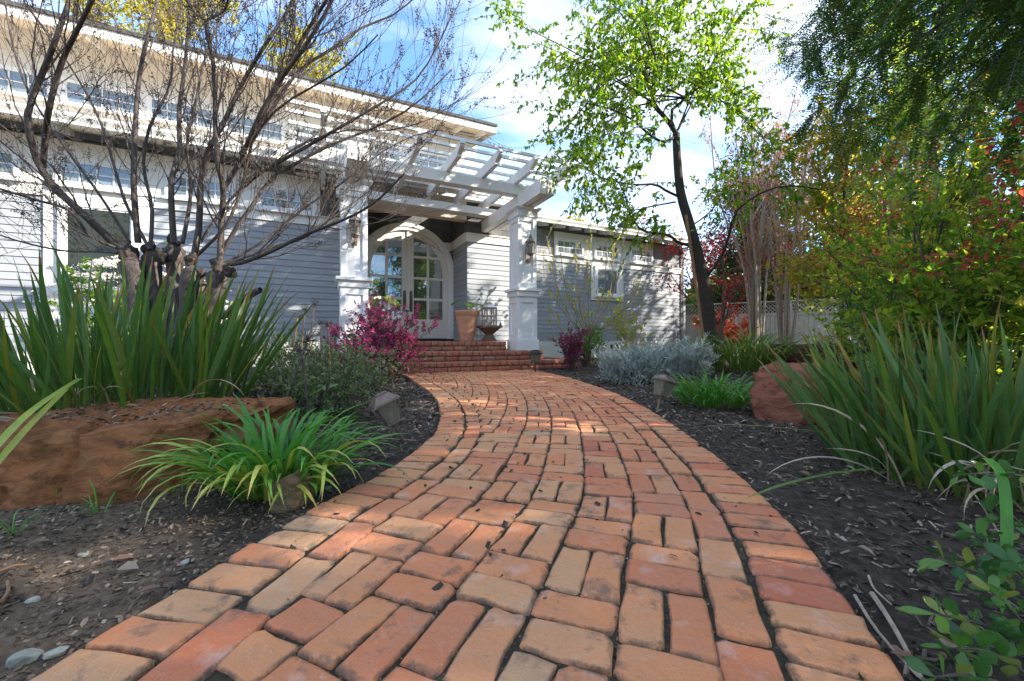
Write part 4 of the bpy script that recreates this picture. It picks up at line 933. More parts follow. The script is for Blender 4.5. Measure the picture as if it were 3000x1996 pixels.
DRY = [blade_mesh('leaf',.9,rng.uniform(.013,.024),rng.uniform(.6,1.4),M['dry_blade'],12,rng.uniform(-2.5,2.5),rng.uniform(.6,1.6),rng.uniform(.3,1.0),.3) for _ in range(9)]
def iris(label, c, rx, ry, n, lr, nyel, ndry, base_z, lean=(0,0), drylen=(.35,.7), fan=.42, extra=0, dryside=False):
    t = thing('strap_leaf_clump', label, 'grass clump', (c[0],c[1],base_z))
    for k in range(n+nyel+ndry):
        a = rng.uniform(0,2*math.pi); r = math.sqrt(rng.random()); x = r*rx*math.cos(a); y = r*ry*math.sin(a)
        z = float(gh(c[0]+x,c[1]+y)) - base_z - .01
        out = math.atan2(y/ry+.15*rng.normal(), x/rx+.15*rng.normal())
        if k < n+nyel:
            me = IRIS[rng.integers(len(IRIS))] if k < n else IRISY[rng.integers(4)]
            tilt = fan*r*rng.uniform(.5,1.25)+rng.normal()*.07; s = rng.uniform(*lr)*(1-.12*r)
            o = place_blade(me, t, (x,y,z), out+rng.normal()*.35, tilt, s, rng.uniform(-1.4,1.4)); o.matrix_basis = Matrix.Translation((0,0,0)) @ o.matrix_basis
        else:
            r = rng.uniform(.8,1.15); a = rng.uniform(-3.0,-.9) if dryside or k%2 else a; x = r*rx*math.cos(a); y = r*ry*math.sin(a); z = float(gh(c[0]+x,c[1]+y)) - base_z
            place_blade(DRY[rng.integers(9)], t, (x,y,z), math.atan2(y,x)+rng.normal()*.6, rng.uniform(.3,1.15), rng.uniform(*drylen), rng.uniform(-.5,.5))
    items = []
    for k in range(extra):
        a = rng.uniform(0,2*math.pi); r = math.sqrt(rng.random())*.95; x = r*rx*math.cos(a); y = r*ry*math.sin(a); z = float(gh(c[0]+x,c[1]+y)) - base_z - .01
        items.append((IRIS[rng.integers(len(IRIS))], Matrix.Translation((x,y,z)) @ Matrix.Rotation(math.atan2(y/ry,x/rx)+rng.normal()*.5,4,'Z') @ Matrix.Rotation(fan*r*rng.uniform(.4,1.3),4,'Y') @ Matrix.Rotation(rng.uniform(-1.4,1.4),4,'Z') @ Matrix.Scale(rng.uniform(lr[0]*.55,lr[1]*.8),4)))
    if items: o = join_blades(items,'foliage',t,M['iris']); o['kind'] = 'stuff'
    return t
iris('huge clump of upright green strap leaves behind the rust boulder on the left',(-2.72,2.72),.93,.60,212,(.52,1.14),28,58,.2,drylen=(.4,.75),fan=.56,extra=240)
iris('dense clump of dark green strap leaves with grey dry blades at the right edge',(2.18,1.86),.56,.52,205,(.50,.92),24,62,.0,drylen=(.35,.75),fan=.62,extra=330,dryside=True)
# the two long pale leaves at the far left front, and the arching leaves lying over the mulch on the right
def long_leaf(pts, w, m, label, n=16):
    P = rs(np.array(pts),n); T = nz(np.gradient(P,axis=0)); r = nz(np.cross(T,np.array([0,0,1.])+T*0)); u = np.cross(r,T); ww = w*np.where(np.linspace(0,1,n)<.75,1,np.clip((1-np.linspace(0,1,n))/.25,.05,1))[:,None]
    V = np.stack([P-r*ww/2+u*ww*.15,P,P+r*ww/2+u*ww*.15],1).reshape(-1,3); F = np.array([[3*k+j,3*k+j+1,3*k+j+4,3*k+j+3] for k in range(n-1) for j in (0,1)])
    me = mesh_np('strap_leaf',V,[F],None,True); a = me.attributes.new('grad','FLOAT','POINT'); a.data.foreach_set('value',np.repeat(np.linspace(.25,.85,n),3).astype(np.float32)); return tag(link('strap_leaf',me,m),label,'leaf')
long_leaf([px(235,1110,2.15),px(120,1185,1.75),px(30,1265,1.45),px(-60,1380,1.2)],.026,M['agapanthus_yellow'],'upper of two long pale green leaves arching over the left boulder end')
long_leaf([px(195,1140,2.1),px(100,1235,1.7),px(20,1325,1.4),px(-50,1420,1.2)],.024,M['agapanthus_yellow'],'lower of two long pale green leaves arching over the left boulder end')
long_leaf([px(2560,1375,1.6),px(2430,1390,1.58),px(2300,1420,1.5),px(2180,1462,1.42)],.016,M['daylily'],'long pale green leaf arching over the mulch towards the right path edge')
long_leaf([px(2440,1270,1.95),px(2300,1255,2.0),px(2150,1245,2.05),px(2040,1252,2.08)],.011,M['daylily'],'thin green leaf lying across the mulch below the red boulder')
long_leaf([px(2890,1345,1.05),px(2935,1400,1.0),px(2950,1560,.95),px(2935,1810,.9)],.020,M['agapanthus'],'tall single green strap leaf crossing the corner shrub')
# agapanthus
AG = [blade_mesh('leaf',1.0,rng.uniform(.034,.046),rng.uniform(.9,1.5),M['agapanthus'],9,rng.uniform(-.4,.4),rng.uniform(.2,.9)) for _ in range(10)]
AGU = [blade_mesh('leaf',1.0,rng.uniform(.034,.046),rng.uniform(.3,.9),M['agapanthus'],9,rng.uniform(-.4,.4),rng.uniform(.1,.5)) for _ in range(6)]
AGY = [blade_mesh('leaf',1.0,rng.uniform(.034,.046),rng.uniform(1.2,1.8),M['agapanthus_yellow'],9,rng.uniform(-.5,.5),rng.uniform(.3,1.0)) for _ in range(6)]
DL = [blade_mesh('leaf',1.0,rng.uniform(.022,.032),rng.uniform(.7,1.6),M['daylily'],9,rng.uniform(-.4,.4),rng.uniform(.5,1.4)) for _ in range(8)]
AGT = [blade_mesh('leaf',1.0,rng.uniform(.03,.04),rng.uniform(.6,1.5),M['agapanthus'],7,rng.uniform(-.4,.4),rng.uniform(.2,1.0)) for _ in range(8)]
def clump(name, label, cat, c, r, n, lr, sets, front=0.0, stuff=False):
    t = thing(name, label, cat, (c[0],c[1],float(gh(*c))))
    items = []
    for k in range(n):
        a = rng.uniform(0,2*math.pi); q = math.sqrt(rng.random()); p = (q*r[0]*math.cos(a), q*r[1]*math.sin(a), 0)
        ms, tl = sets(q, a); me = ms[rng.integers(len(ms))]; yaw = a+rng.normal()*.5; s = rng.uniform(*lr)
        mw = Matrix.Translation(p) @ Matrix.Rotation(yaw,4,'Z') @ Matrix.Rotation(tl+rng.normal()*.15,4,'Y') @ Matrix.Rotation(rng.uniform(-.5,.5),4,'Z') @ Matrix.Scale(s,4)
        if stuff: items.append((me,mw))
        else: link('leaf', me, None, t, mw)
    if stuff: o = join_blades(items,'foliage',t,sets(.5,0)[0][0].materials[0]); 
    return t
clump('agapanthus','bright green agapanthus clump with yellowing lower leaves in front of the rust boulder','plant',(-.97,1.66),(.19,.13),230,(.24,.50),lambda q,a: ((AGY,.55) if (math.sin(a)<.0 and q>.55 and rng.random()<.55) else ((AG,.25+.3*q) if rng.random()<.6 else (AGU,.2+.5*q))))
clump('agapanthus','rounded fresh green strap leaved clump between the right path light and the red boulder','plant',(1.90,3.78),(.30,.22),230,(.28,.46),lambda q,a: (AGT,.15+.55*q))
clump('daylily','pale green arching daylily clump right of the leaning tree trunk','plant',(4.10,7.0),(.55,.4),230,(.65,1.05),lambda q,a: (DL,.1+.4*q))
clump('daylily','fine green grassy clump between the silver shrub and the wing wall','plant',(3.15,8.8),(.6,.4),160,(.5,.8),lambda q,a: (DL,.1+.4*q))

for (x,y,n,lab) in ((175,1440,9,'small tuft of green grass on the soil left of the boulder foot'),(530,1440,7,'tiny grass tuft between the boulder and the small round rock'),(40,1560,10,'grass tuft on the bare soil at the left picture edge'),(290,1490,8,'thin grass tuft in front of the middle of the rust boulder')):
    Y = .6*400/(y*1024/3000-340.7); X = (x*1024/3000-512)/400*Y
    clump('grass_tuft',lab,'grass tuft',(X,Y),(.02,.02),n,(.07,.15),lambda q,a: (AGT,.1+.5*q))
# ------------------------------------------------------------------ shrubs
def shrub(name, label, cat, c, rad, nst, ntw, nlf, L, W, mleaf, mstem, six=False, zlow=.1, stem_r=.012, up=.3, droop=0.0, leafdir=.5, flower=None, twl=(.2,.45), clumpt=.5, group=None, spreadbase=.15):
    """multi-stemmed shrub: stems from the base, twigs, leaves along the twigs"""
    t = thing(name, label, cat, c, 0, group)
    S = []
    for k in range(nst):
        a = rng.uniform(0,6.28); q = rng.random()**.5; ph = rng.uniform(.15,1.0)
        e = np.array([math.cos(a)*q*rad[0]*.8, math.sin(a)*q*rad[1]*.8, zlow+(rad[2]-zlow)*ph*math.sqrt(max(.05,1-.6*q*q))]); b0 = np.array([math.cos(a)*spreadbase*rad[0], math.sin(a)*spreadbase*rad[1], -.03])
        m_ = (b0+e)/2*np.array([.75,.75,1.1])+rng.normal(size=3)*.05*rad[2]; S.append(rs([b0,m_,e],8))
    S = np.array(S); SR = np.linspace(1,.35,8)[None]*stem_r*rng.uniform(.6,1.1,(nst,1))
    T, TR = spawn(S,SR,ntw,(twl[0],twl[1]),.9,.5,up*.5,6,.3,1,.6,.08)
    tube_obj('stems',[(S,SR,6),(T,TR,4)],mstem,t).name = 'stem'
    P, D = along(T, nlf, .15); N = len(P); d = nz(D*leafdir+rng.normal(size=(N,3))*.6+np.array([0,0,up-droop]))
    tw = np.repeat(rng.uniform(0,1,len(T)), nlf); tint = np.clip(tw*clumpt+rng.uniform(0,1,N)*(1-clumpt),0,1); sc_ = rng.uniform(.7,1.2,N)
    nr = rng.normal(size=(N,3))*.6+np.array([0,0,1.])
    leaf_obj('foliage', P, d, L*sc_, W*sc_, mleaf, t, tint, six=six, nrm=nr, curl=.1)
    if flower:
        nf, fl, fw, fm = flower; P, D = along(T, nf, .55); N = len(P)
        k = 4; P = np.repeat(P,k,0)+rng.normal(size=(N*k,3))*fl*.3; leaf_obj('blossom', P, rng.normal(size=(N*k,3))+np.array([0,0,.3]), fl, fw, fm, t)
    return t
M['loro_leaf'] = leafmat('loropetalum_leaf', [(.045,.075,.035),(.07,.085,.05),(.12,.04,.055),(.18,.035,.075)], .3, .5)
M['loro_flower'] = leafmat('pink_blossom', [(.38,.018,.13),(.53,.04,.21),(.64,.10,.32),(.42,.02,.12)], .35, .6, (1.5,1.2,1.4))
M['yleaf'] = leafmat('yellow_green_leaf', [(.16,.24,.02),(.30,.36,.03),(.42,.38,.03),(.45,.26,.03)], .45, .4)
M['gleaf'] = leafmat('fresh_green_leaf', [(.06,.14,.02),(.11,.22,.03),(.18,.30,.04)], .4, .4)
M['silver'] = leafmat('silver_leaf', [(.22,.26,.23),(.38,.43,.39),(.55,.60,.55)], .15, .7, (1.2,1.3,1.2))
M['ground_leaf'] = leafmat('ground_cover_leaf', [(.06,.10,.035),(.10,.16,.05),(.18,.24,.10),(.26,.30,.16),(.12,.06,.05)], .25, .35)
M['white_flower'] = leafmat('white_blossom', [(.72,.66,.62),(.80,.76,.70)], .25, .7, (1.1,1.1,1.05))
M['dark_leaf'] = leafmat('dark_green_leaf', [(.02,.05,.015),(.04,.085,.02),(.07,.12,.03)], .3, .35)
shrub('fringe_flower_bush','large pink flowering bush with purple leaves left of the brick steps','bush',(-2.12,6.35,-.03),(1.0,.6,1.2),34,14,13,.045,.028,M['loro_leaf'],M['twig'],flower=(6,.045,.012,M['loro_flower']),twl=(.2,.5),up=.25)
shrub('fringe_flower_bush','small pink flowering bush on a thin stem at the right end of the steps','bush',(1.18,8.0,-.03),(.42,.36,.92),16,12,12,.04,.024,M['loro_leaf'],M['twig'],flower=(4,.035,.010,M['loro_flower']),twl=(.12,.3),zlow=.4,spreadbase=.02)
shrub('green_shrub','fresh green leafy shrub at the foot of the young sapling','shrub',(1.75,9.3,0),(.55,.45,1.15),18,9,10,.06,.035,M['gleaf'],M['twig'],twl=(.2,.4))
shrub('yellow_shrub','yellow green sparse shrub against the grey wing wall','shrub',(3.35,11.6,0),(.85,.4,2.2),14,8,4,.10,.055,M['yleaf'],M['pale_bark'],twl=(.25,.5),zlow=.5)
shrub('silver_shrub','silvery grey low shrub along the right bed','shrub',(1.72,5.75,-.03),(.52,.42,.46),50,8,22,.075,.013,M['silver'],M['silver'],up=.7,twl=(.12,.3),leafdir=.9,spreadbase=.6,stem_r=.006)
shrub('silver_shrub','silvery grey low shrub in front of the leaning tree trunk','shrub',(2.75,6.6,-.03),(.66,.5,.58),52,8,22,.08,.014,M['silver'],M['silver'],up=.7,twl=(.12,.3),leafdir=.9,spreadbase=.6,stem_r=.006)
shrub('trailing_shrub','tangle of small grey green leaves behind the left path light','shrub',(-1.95,4.3,0),(1.05,.75,.46),52,8,6,.042,.024,M['ground_leaf'],M['twig'],six=True,twl=(.2,.5),up=.15,spreadbase=.75,stem_r=.006)
shrub('trailing_shrub','low small leaved shrub at the right end of the rust boulder','shrub',(-1.55,3.1,0),(.55,.5,.46),34,8,8,.038,.022,M['ground_leaf'],M['twig'],six=True,twl=(.15,.4),up=.15,spreadbase=.7,stem_r=.005)
shrub('trailing_shrub','loose small leaved shrub between the pink bush and the grey wall','shrub',(-3.4,6.4,0),(1.0,.5,.7),40,8,9,.05,.028,M['ground_leaf'],M['twig'],twl=(.2,.5),up=.2,spreadbase=.7,stem_r=.006)
# white flowering shrub at the wall behind the bare tree
t = shrub('white_flowered_shrub','green shrub covered in flat white flower heads under the left window','shrub',(-5.2,5.6,0),(1.35,.8,1.75),30,9,12,.09,.06,M['gleaf'],M['twig'],twl=(.25,.5))
P = []; 
for k in range(95):
    a = rng.uniform(0,6.28); ph = rng.uniform(.1,1.4); c_ = np.array([1.35*math.cos(a)*math.cos(ph), .85*math.sin(a)*math.cos(ph), .25+1.5*math.sin(ph)]); P.append(c_+rng.normal(size=(46,3))*np.array([.06,.06,.015]))
P = np.concatenate(P); leaf_obj('flower_heads', P, rng.normal(size=P.shape)*np.array([1,1,.3]), .035, .03, M['white_flower'], t).name = 'blossom'
# corner shrub at the lower right with large single leaves
cs = thing('corner_shrub','glossy rounded leaved shrub in the bottom right corner','shrub',(1.05,.9,0))
M['haw'] = leafmat('glossy_green_leaf', [(.035,.10,.035),(.06,.16,.04),(.11,.22,.05),(.22,.24,.06)], .25, .28, objvar=.25)
def obov(L, W, t):
    V = []; n = 7
    for k in range(n):
        s = k/(n-1); w = W*.5*(math.sin(math.pi*s**1.5*.96)**.75 if s>0 else 0.02); V += [(L*s,-w,.10*w+.02*L*s),(L*s,0,-.10*L*s*s),(L*s,w,.10*w+.02*L*s)]
    F = [(3*k+j,3*k+j+1,3*k+j+4,3*k+j+3) for k in range(n-1) for j in (0,1)]
    me = mesh_np('leaf',np.array(V),[np.array(F)],[t]*len(F),True); me.materials.append(M['haw']); return me
OB = [obov(.050,.026,.1),obov(.045,.026,.35),obov(.048,.022,.6),obov(.040,.024,.2),obov(.040,.020,.9)]
def haw_stem(pts, nl, seed):
    P = rs(np.array(pts),12)-np.array([1.05,.9,0]); MB().tube(P,np.linspace(.004,.0018,12),5).build('stem', M['twig'], cs, True)
    for k in range(nl):
        s = .25+.75*(k/(nl-1))**.8; i = min(int(s*11),10); p = P[i]+(P[i+1]-P[i])*(s*11-i); d = nz(P[i+1]-P[i]); a = k*2.4+rng.uniform(-.4,.4)
        s1 = nz(np.cross(d,[.2,.1,1.])); s2 = np.cross(d,s1); x = nz(d*rng.uniform(.25,.8)+s1*math.cos(a)+s2*math.sin(a)+np.array([0,0,.15]))
        zz = nz(np.array([0,0,1.])+rng.normal(size=3)*.35-x*x[2]); yv = nz(np.cross(zz,x)); zz = np.cross(x,yv); sca = rng.uniform(.6,1.15)
        mw = Matrix(((x[0]*sca,yv[0]*sca,zz[0]*sca,p[0]),(x[1]*sca,yv[1]*sca,zz[1]*sca,p[1]),(x[2]*sca,yv[2]*sca,zz[2]*sca,p[2]),(0,0,0,1))); link('leaf', OB[rng.integers(5)], None, cs, mw)
for k,(bx,by,bY,ex,ey,eY,nl) in enumerate([(3100,1900,.85,2760,1640,.82,20),(3080,1800,.9,2850,1560,.9,18),(3060,1990,.75,2740,1800,.72,18),(3050,2060,.7,2800,1900,.68,18),(3150,1700,1.0,2900,1500,1.0,16),(3100,1420,1.05,2790,1395,.98,14),(3120,2000,.72,2900,1730,.74,18),(3150,1850,.8,2960,1640,.8,16),(3000,2100,.66,2740,1985,.64,14),(3150,2000,.75,2960,1880,.72,14),(3200,1900,.85,2900,1620,.95,16)]):
    p0 = px(bx,by,bY); p2 = px(ex,ey,eY); p0[2] = max(p0[2],.0); pm = (p0+p2)/2+np.array([0,.01,.015]); haw_stem([p0,pm,p2],nl,k)
# dead agapanthus stalks
for k,(x0,y0,x1,y1,Y,lab) in enumerate([(850,1190,872,930,4.2,'leftmost dry seed stalk standing among the small grey green leaves'),(880,1190,893,910,4.3,'second dry seed stalk, tallest of the row'),(890,1200,921,895,4.35,'third dry seed stalk, leaning right'),(935,1130,938,950,4.6,'fourth dry seed stalk, shorter and upright'),(960,1120,958,955,4.7,'rightmost dry seed stalk by the pink bush'),(905,1310,880,1030,2.6,'bent dry stalk rising from the bright green clump'),(810,1290,900,1000,2.5,'long thin dry stalk leaning right above the bright green clump')]):
    p0 = px(x0,y0,Y); p0[2] = float(gh(p0[0],p0[1])); p1 = px(x1,y1,Y+.05); t = thing('seed_stalk',lab,'dry stalk',tuple(p0),0,'dry agapanthus seed stalks'); e = p1-p0
    MB().tube(rs([(0,0,0),tuple(e*.5+rng.normal(size=3)*.02),tuple(e)],8),np.linspace(.008,.006,8),6).build('stem',M['stake'] if k<5 else M['twig'],t,True)
    hd = MB(); hd.tc=.5
    for j in range(26):
        d = nz(rng.normal(size=3)+np.array([0,0,.7])); l = rng.uniform(.05,.09); hd.tube([tuple(e),tuple(e+d*l)],[.0022,.0015],3,False)
    hd.build('seed_head',M['twig'],t)

# ------------------------------------------------------------------ trees
def limb(pts, r0, r1, K=14): return rs(np.array(pts),K), np.linspace(r0,r1,K)
def tree_thing(name, label, base, group=None, cat='tree'): return thing(name, label, cat, tuple(base), 0, group)
def rel(P, base): return P-np.asarray(base)
# --- bare multi stemmed tree on the left
def q(x, y, Y): return px(x*1.2728, y*1.2728, Y)
BY = 4.15; bb = np.array([-3.45,BY,.05])
bare = tree_thing('bare_tree','large leafless multi stemmed tree with dark seed clusters before the left wall',bb)
tr = []
for (kx,ky,kY,r) in ((300,590,4.1,.095),(345,575,4.25,.08),(400,560,4.3,.085),(440,610,4.05,.08),(505,620,4.1,.10),(460,640,4.3,.07)):
    b0 = bb+np.array([(kx-420)*.0016,(kY-4.15)*.5,-.1]); e = q(kx,ky,kY); P_,R_ = limb([b0,b0*.45+e*.55+np.array([0,0,-.06]),e],r*1.2,r*.9,14); R_ = R_*(1+.16*np.sin(np.arange(14)*1.9+kx)); R_[-2] *= 1.15; R_[-1] *= .35; tr.append((P_,R_))
LIMBS = [([(300,585),(257,556),(205,504),(147,453),(93,388),(66,300),(66,250),(85,200),(125,100),(160,0),(175,-60)],.060,.022,-.35),
 ([(98,385),(106,300),(113,250),(140,150),(175,75),(213,0),(240,-60)],.042,.022,-.5),
 ([(318,560),(308,431),(311,306),(318,200),(333,113),(363,0),(375,-60)],.045,.02,.1),
 ([(400,560),(394,416),(414,350),(411,270),(420,196),(426,150),(438,0),(440,-60)],.045,.018,.35),
 ([(440,620),(458,526),(462,416),(480,343),(513,288),(550,207),(600,120),(640,60),(690,-20)],.05,.018,-.2),
 ([(506,625),(510,508),(514,435),(502,380),(495,288),(493,160),(476,83),(472,48)],.05,.02,-.45),
 ([(514,435),(543,390),(572,325),(601,259),(642,190),(700,110),(755,20),(780,-40)],.036,.018,-.55),
 ([(505,610),(550,607),(620,581),(693,545),(748,523),(803,501),(858,471),(900,432),(930,400)],.034,.010,-.5),
 ([(500,600),(550,515),(583,471),(620,416),(675,380),(766,332),(860,295),(950,245),(1040,160)],.034,.010,.1),
 ([(505,620),(570,590),(640,565),(700,548),(760,505),(810,470),(850,440)],.024,.008,.15),
 ([(589,300),(652,175),(697,88),(752,0),(770,-40)],.034,.02,-.3),
 ([(555,355),(600,290),(684,168),(764,113),(835,63),(905,35),(960,-10)],.036,.010,.2),
 ([(560,420),(640,375),(749,313),(902,223),(965,175),(1018,85),(1045,20)],.030,.008,-.1),
 ([(460,560),(520,470),(600,400),(700,330),(800,300),(900,300),(1000,270),(1060,225)],.022,.007,.25),
 ([(300,580),(213,548),(161,486),(80,460),(0,435),(-60,420)],.026,.014,-.4),
 ([(320,590),(240,580),(150,578),(60,560),(-20,535)],.020,.010,-.2),
 ([(345,575),(350,480),(330,380),(345,290),(390,200),(400,100),(420,0)],.030,.012,.4),
 ([(420,560),(440,440),(430,330),(450,240),(470,140),(500,60),(540,-20)],.030,.012,.5),
 ([(345,575),(290,470),(262,380),(235,290),(190,200),(120,90),(60,10)],.026,.010,.3),
 ([(472,48),(440,20),(420,-30)],.02,.012,-.5),([(472,48),(515,25),(530,-30)],.02,.012,-.45),
 ([(300,560),(230,450),(150,340),(60,200),(20,60),(10,-30)],.022,.010,.2),
 ([(440,600),(520,520),(560,420),(580,330),(640,250),(720,200),(800,150),(870,80)],.028,.008,-.35),
 ([(510,610),(600,560),(700,480),(790,420),(880,350),(960,310),(1020,300)],.022,.006,.3)]
mains = []
for pts, r0, r1, dy in LIMBS:
    n = len(pts); P = [q(x,y,BY+dy*(k/(n-1))*1.6+ .05*math.sin(k*2.1+len(mains))) for k,(x,y) in enumerate(pts)]; mains.append(limb(P,r0,r1,16))
stub = limb([q(480,730,4.0),q(520,725,3.95),q(551,696,3.9),q(585,674,3.88),q(600,668,3.87)],.060,.045,16)
t_sets = [(rel(np.array([p for p,_ in tr]),bb),np.array([r for _,r in tr]),9)]
tube_obj('trunk', t_sets, M['bare_bark'], bare)
for k,(kx,ky,kY,r) in enumerate(((300,585,4.1,.12),(345,572,4.25,.10),(400,560,4.3,.11),(440,600,4.05,.10),(505,615,4.1,.13),(460,632,4.3,.10),(530,625,4.0,.09),(370,590,4.1,.11))):
    o = boulder('knob',None,None,tuple(q(kx,ky,kY)-bb),(r*.62,r*.62,r*.7),70+k,M['bark'],3,.55,1.0); o.parent = bare
for P,R in mains + [stub]: tube_obj('limb', [(rel(P,bb)[None],R[None]*.66,8)], M['bare_bark'], bare)
MP = np.array([p for p,_ in mains]); MR = np.array([r for _,r in mains])*.6
T1,R1 = spawn(MP,MR,20,(.5,1.3),.62,.75,.32,9,.12,.98,.42,.10,.3)
T2,R2 = spawn(T1,R1,4,(.25,.75),.65,.65,.25,7,.2,1,.6,.10,.35)
tube_obj('twigs', [(rel(T1,bb),np.maximum(R1*.8,.0025),4),(rel(T2,bb),np.maximum(R2*.7,.0018),3)], M['twig'], bare).name = 'twig'
sel = rng.random(len(T2)) < .48; T3 = T2[sel]; zok = T3[:,-1,2] > 1.3; P,D = along(T3[zok],12,.5); P = np.repeat(P,3,0)+rng.normal(size=(len(P)*3,3))*.009; N = len(P)
M['seed'] = leafmat('dry_seed', [(.035,.028,.024),(.07,.055,.045),(.13,.10,.08)], .1, .8)
leaf_obj('seed_clusters', rel(P+rng.normal(size=(N,3))*.008,bb), rng.normal(size=(N,3)), rng.uniform(.012,.022,N), .013, M['seed'], bare).name = 'seed_cluster'
# --- leaning pear tree right of the path
PYY = 8.1; pb_ = np.array([4.11,PYY,-.03])
pear = tree_thing('pear_tree','dark trunked leaning tree with bright backlit green leaves right of the steps',pb_)
def w8(pts, dy=0.0, Y0=PYY): n = len(pts); return [px(x,y,Y0+dy*k/(n-1)) for k,(x,y) in enumerate(pts)]
trunk = limb([pb_]+w8([(2085,1000),(2061,819),(2026,678),(1997,580),(1988,516),(1982,430),(1981,392)]),.135,.07,18); trunk[1][:3] *= 1.15
PB = [(w8([(1981,392),(1950,345),(1912,300),(1921,190),(1900,100),(1880,0),(1870,-90)],-.5),.07,.02),(w8([(1981,392),(1965,330),(2010,287),(2058,223),(2090,182),(2138,80),(2170,0)],.6),.05,.015),
 (w8([(1978,400),(1946,416),(1908,399),(1850,350),(1787,319),(1700,300)],-.9),.045,.010),(w8([(1988,576),(1953,560),(1918,541),(1851,541),(1760,520),(1690,470)],-.6),.04,.010),
 (w8([(1980,592),(1899,607),(1857,615),(1790,600)],.7),.025,.008),(w8([(2022,720),(1985,710),(1956,688),(1886,678),(1860,650),(1844,627),(1828,564),(1800,519)],-1.0),.045,.012),
 (w8([(2072,808),(2106,765),(2131,707),(2144,653),(2170,605),(2250,557),(2330,545),(2440,564)],-1.2),.045,.012),(w8([(2026,662),(2074,627),(2122,570),(2180,500)],.6),.025,.008)]
for (ex,ey,dy) in ((1480,55,-.6),(1560,120,.5),(1640,205,-1.2),(1700,100,.9),(1800,20,-1.1),(1625,330,.3),(1610,440,-.4),(1660,480,.8),(1750,420,-1.3),(1860,50,1.4),(2000,10,-1.4),(2080,90,1.0),(2180,30,-.8),(2245,60,.3),(2160,250,-1.2),(2050,240,1.2),(1700,-60,.2),(1950,-80,-.3),(2100,-60,.4),(1740,210,1.5),(1850,200,-1.6),(2200,330,.4),(1700,560,.9),(2250,420,-.7),(1960,200,.9)):
    s_ = [(1981,392),(1912,300),(1921,190),(2010,287)][rng.integers(4)]; PB.append((w8([s_,((s_[0]*1.0+ex)/2+rng.uniform(-20,20),(s_[1]+ey)/2-rng.uniform(10,45)),(ex,ey)],dy),.028,.006))
tube_obj('trunk',[(rel(trunk[0],pb_)[None],trunk[1][None],12)],M['bark'],pear)
BP = []; BR = []
for pts,r0,r1 in PB: P,R = limb(pts,r0,r1,14); BP.append(P); BR.append(R)
BP = np.array(BP); BR = np.array(BR)*.7
for P,R in zip(BP,BR): tube_obj('branch',[(rel(P,pb_)[None],R[None],7)],M['bark'],pear)
T1,R1 = spawn(BP,BR,19,(.4,1.05),.75,.6,.0,7,.25,1,.4,-.06,.3); T2,R2 = spawn(T1,R1,2,(.2,.5),.8,.6,-.1,5,.3,1,.6,-.1,.4)
tube_obj('twigs',[(rel(T1,pb_),np.maximum(R1,.004),4),(rel(T2,pb_),np.maximum(R2,.003),3)],M['bark'],pear).name = 'twig'
M['pear_leaf'] = leafmat('pear_leaf', [(.07,.15,.014),(.10,.21,.016),(.15,.26,.018),(.21,.30,.022),(.32,.35,.03)], .55, .42, (1.9,1.9,.7))
PA,DA = along(T1,13,.2); PB2,DB = along(T2,9,.2); P = np.concatenate([PA,PB2]); D = np.concatenate([DA,DB]); N = len(P)
d = nz(D*.35+rng.normal(size=(N,3))*.55+np.array([0,0,-.75])); sz = rng.uniform(.055,.11,N)
leaf_obj('crown', rel(P,pb_), d, sz, sz*rng.uniform(.42,.58,N), M['pear_leaf'], pear, six=True, curl=.15)
t = thing('tree_stake','thin wooden support stake leaning against the dark tree trunk','stake',(3.92,7.9,-.05)); e0 = np.array([3.92,7.9,-.05])
MB().tube([(0,0,0),tuple(px(2062,1000,7.92)-e0),tuple(px(2010,630,7.92)-e0)],.035,4).build('post',M['stake'],t)
# --- generic leafy tree
def gtree(name, label, base, h, rad, mleaf, mbark, nb=14, nt=10, nl=16, L=.12, W=.07, tr=.12, low=.35, lean=(0,0), six=False, droop=.0, group=None, stems=1, trans_clump=.6, up=.2, twl=None, top=1.0, cat='tree', spread_s=.25):
    base = np.asarray(base,float); t = tree_thing(name,label,base,group,cat); Ts=[];TR=[]
    for s in range(stems):
        a = rng.uniform(0,6.28); off = np.array([math.cos(a),math.sin(a),0])*(0 if stems==1 else rng.uniform(.05,.25)); fl = np.array([math.cos(a),math.sin(a),0])*(0 if stems==1 else rad*spread_s*rng.uniform(.4,1.2))
        topp = off+fl+np.array([lean[0],lean[1],h*top*rng.uniform(.86,1)]); P,R = limb([off+np.array([0,0,-.1]),off+fl*.3+(topp-off)*np.array([.2,.2,.45])+rng.normal(size=3)*.06*h*.3*np.array([1,1,0]),topp],tr,tr*.22,14); Ts.append(P);TR.append(R)
    Ts=np.array(Ts);TR=np.array(TR); tube_obj('trunk',[(Ts,TR,9)],mbark,t)
    nb_ = max(2,nb//stems); B,BR_ = spawn(Ts,TR,nb_,(rad*.55,rad*1.05),.9,.35,up,9,low,.98,.5,.06,.25)
    tw = twl or (rad*.2,rad*.45); T,TRR = spawn(B,BR_,nt,tw,.9,.55,up*.4-droop,6,.25,1,.5,-droop*.3,.3)
    tube_obj('branches',[(B,BR_,6),(T,np.maximum(TRR,.004),3)],mbark,t).name='branch'
    P,D = along(T,nl,.1); N=len(P); d = nz(D*.5+rng.normal(size=(N,3))*.6+np.array([0,0,-.2-droop])); cl = np.repeat(rng.uniform(0,1,len(T)),nl); sz = rng.uniform(.7,1.25,N)
    leaf_obj('crown',P+rng.normal(size=(N,3))*L*.6,d,L*sz,W*sz,mleaf,t,np.clip(cl*trans_clump+rng.uniform(0,1,N)*(1-trans_clump),0,1),six=six); return t
M['maple'] = leafmat('red_maple_leaf', [(.26,.018,.02),(.38,.03,.03),(.45,.06,.035),(.34,.03,.06)], .4, .5, (1.7,1.3,1.1))
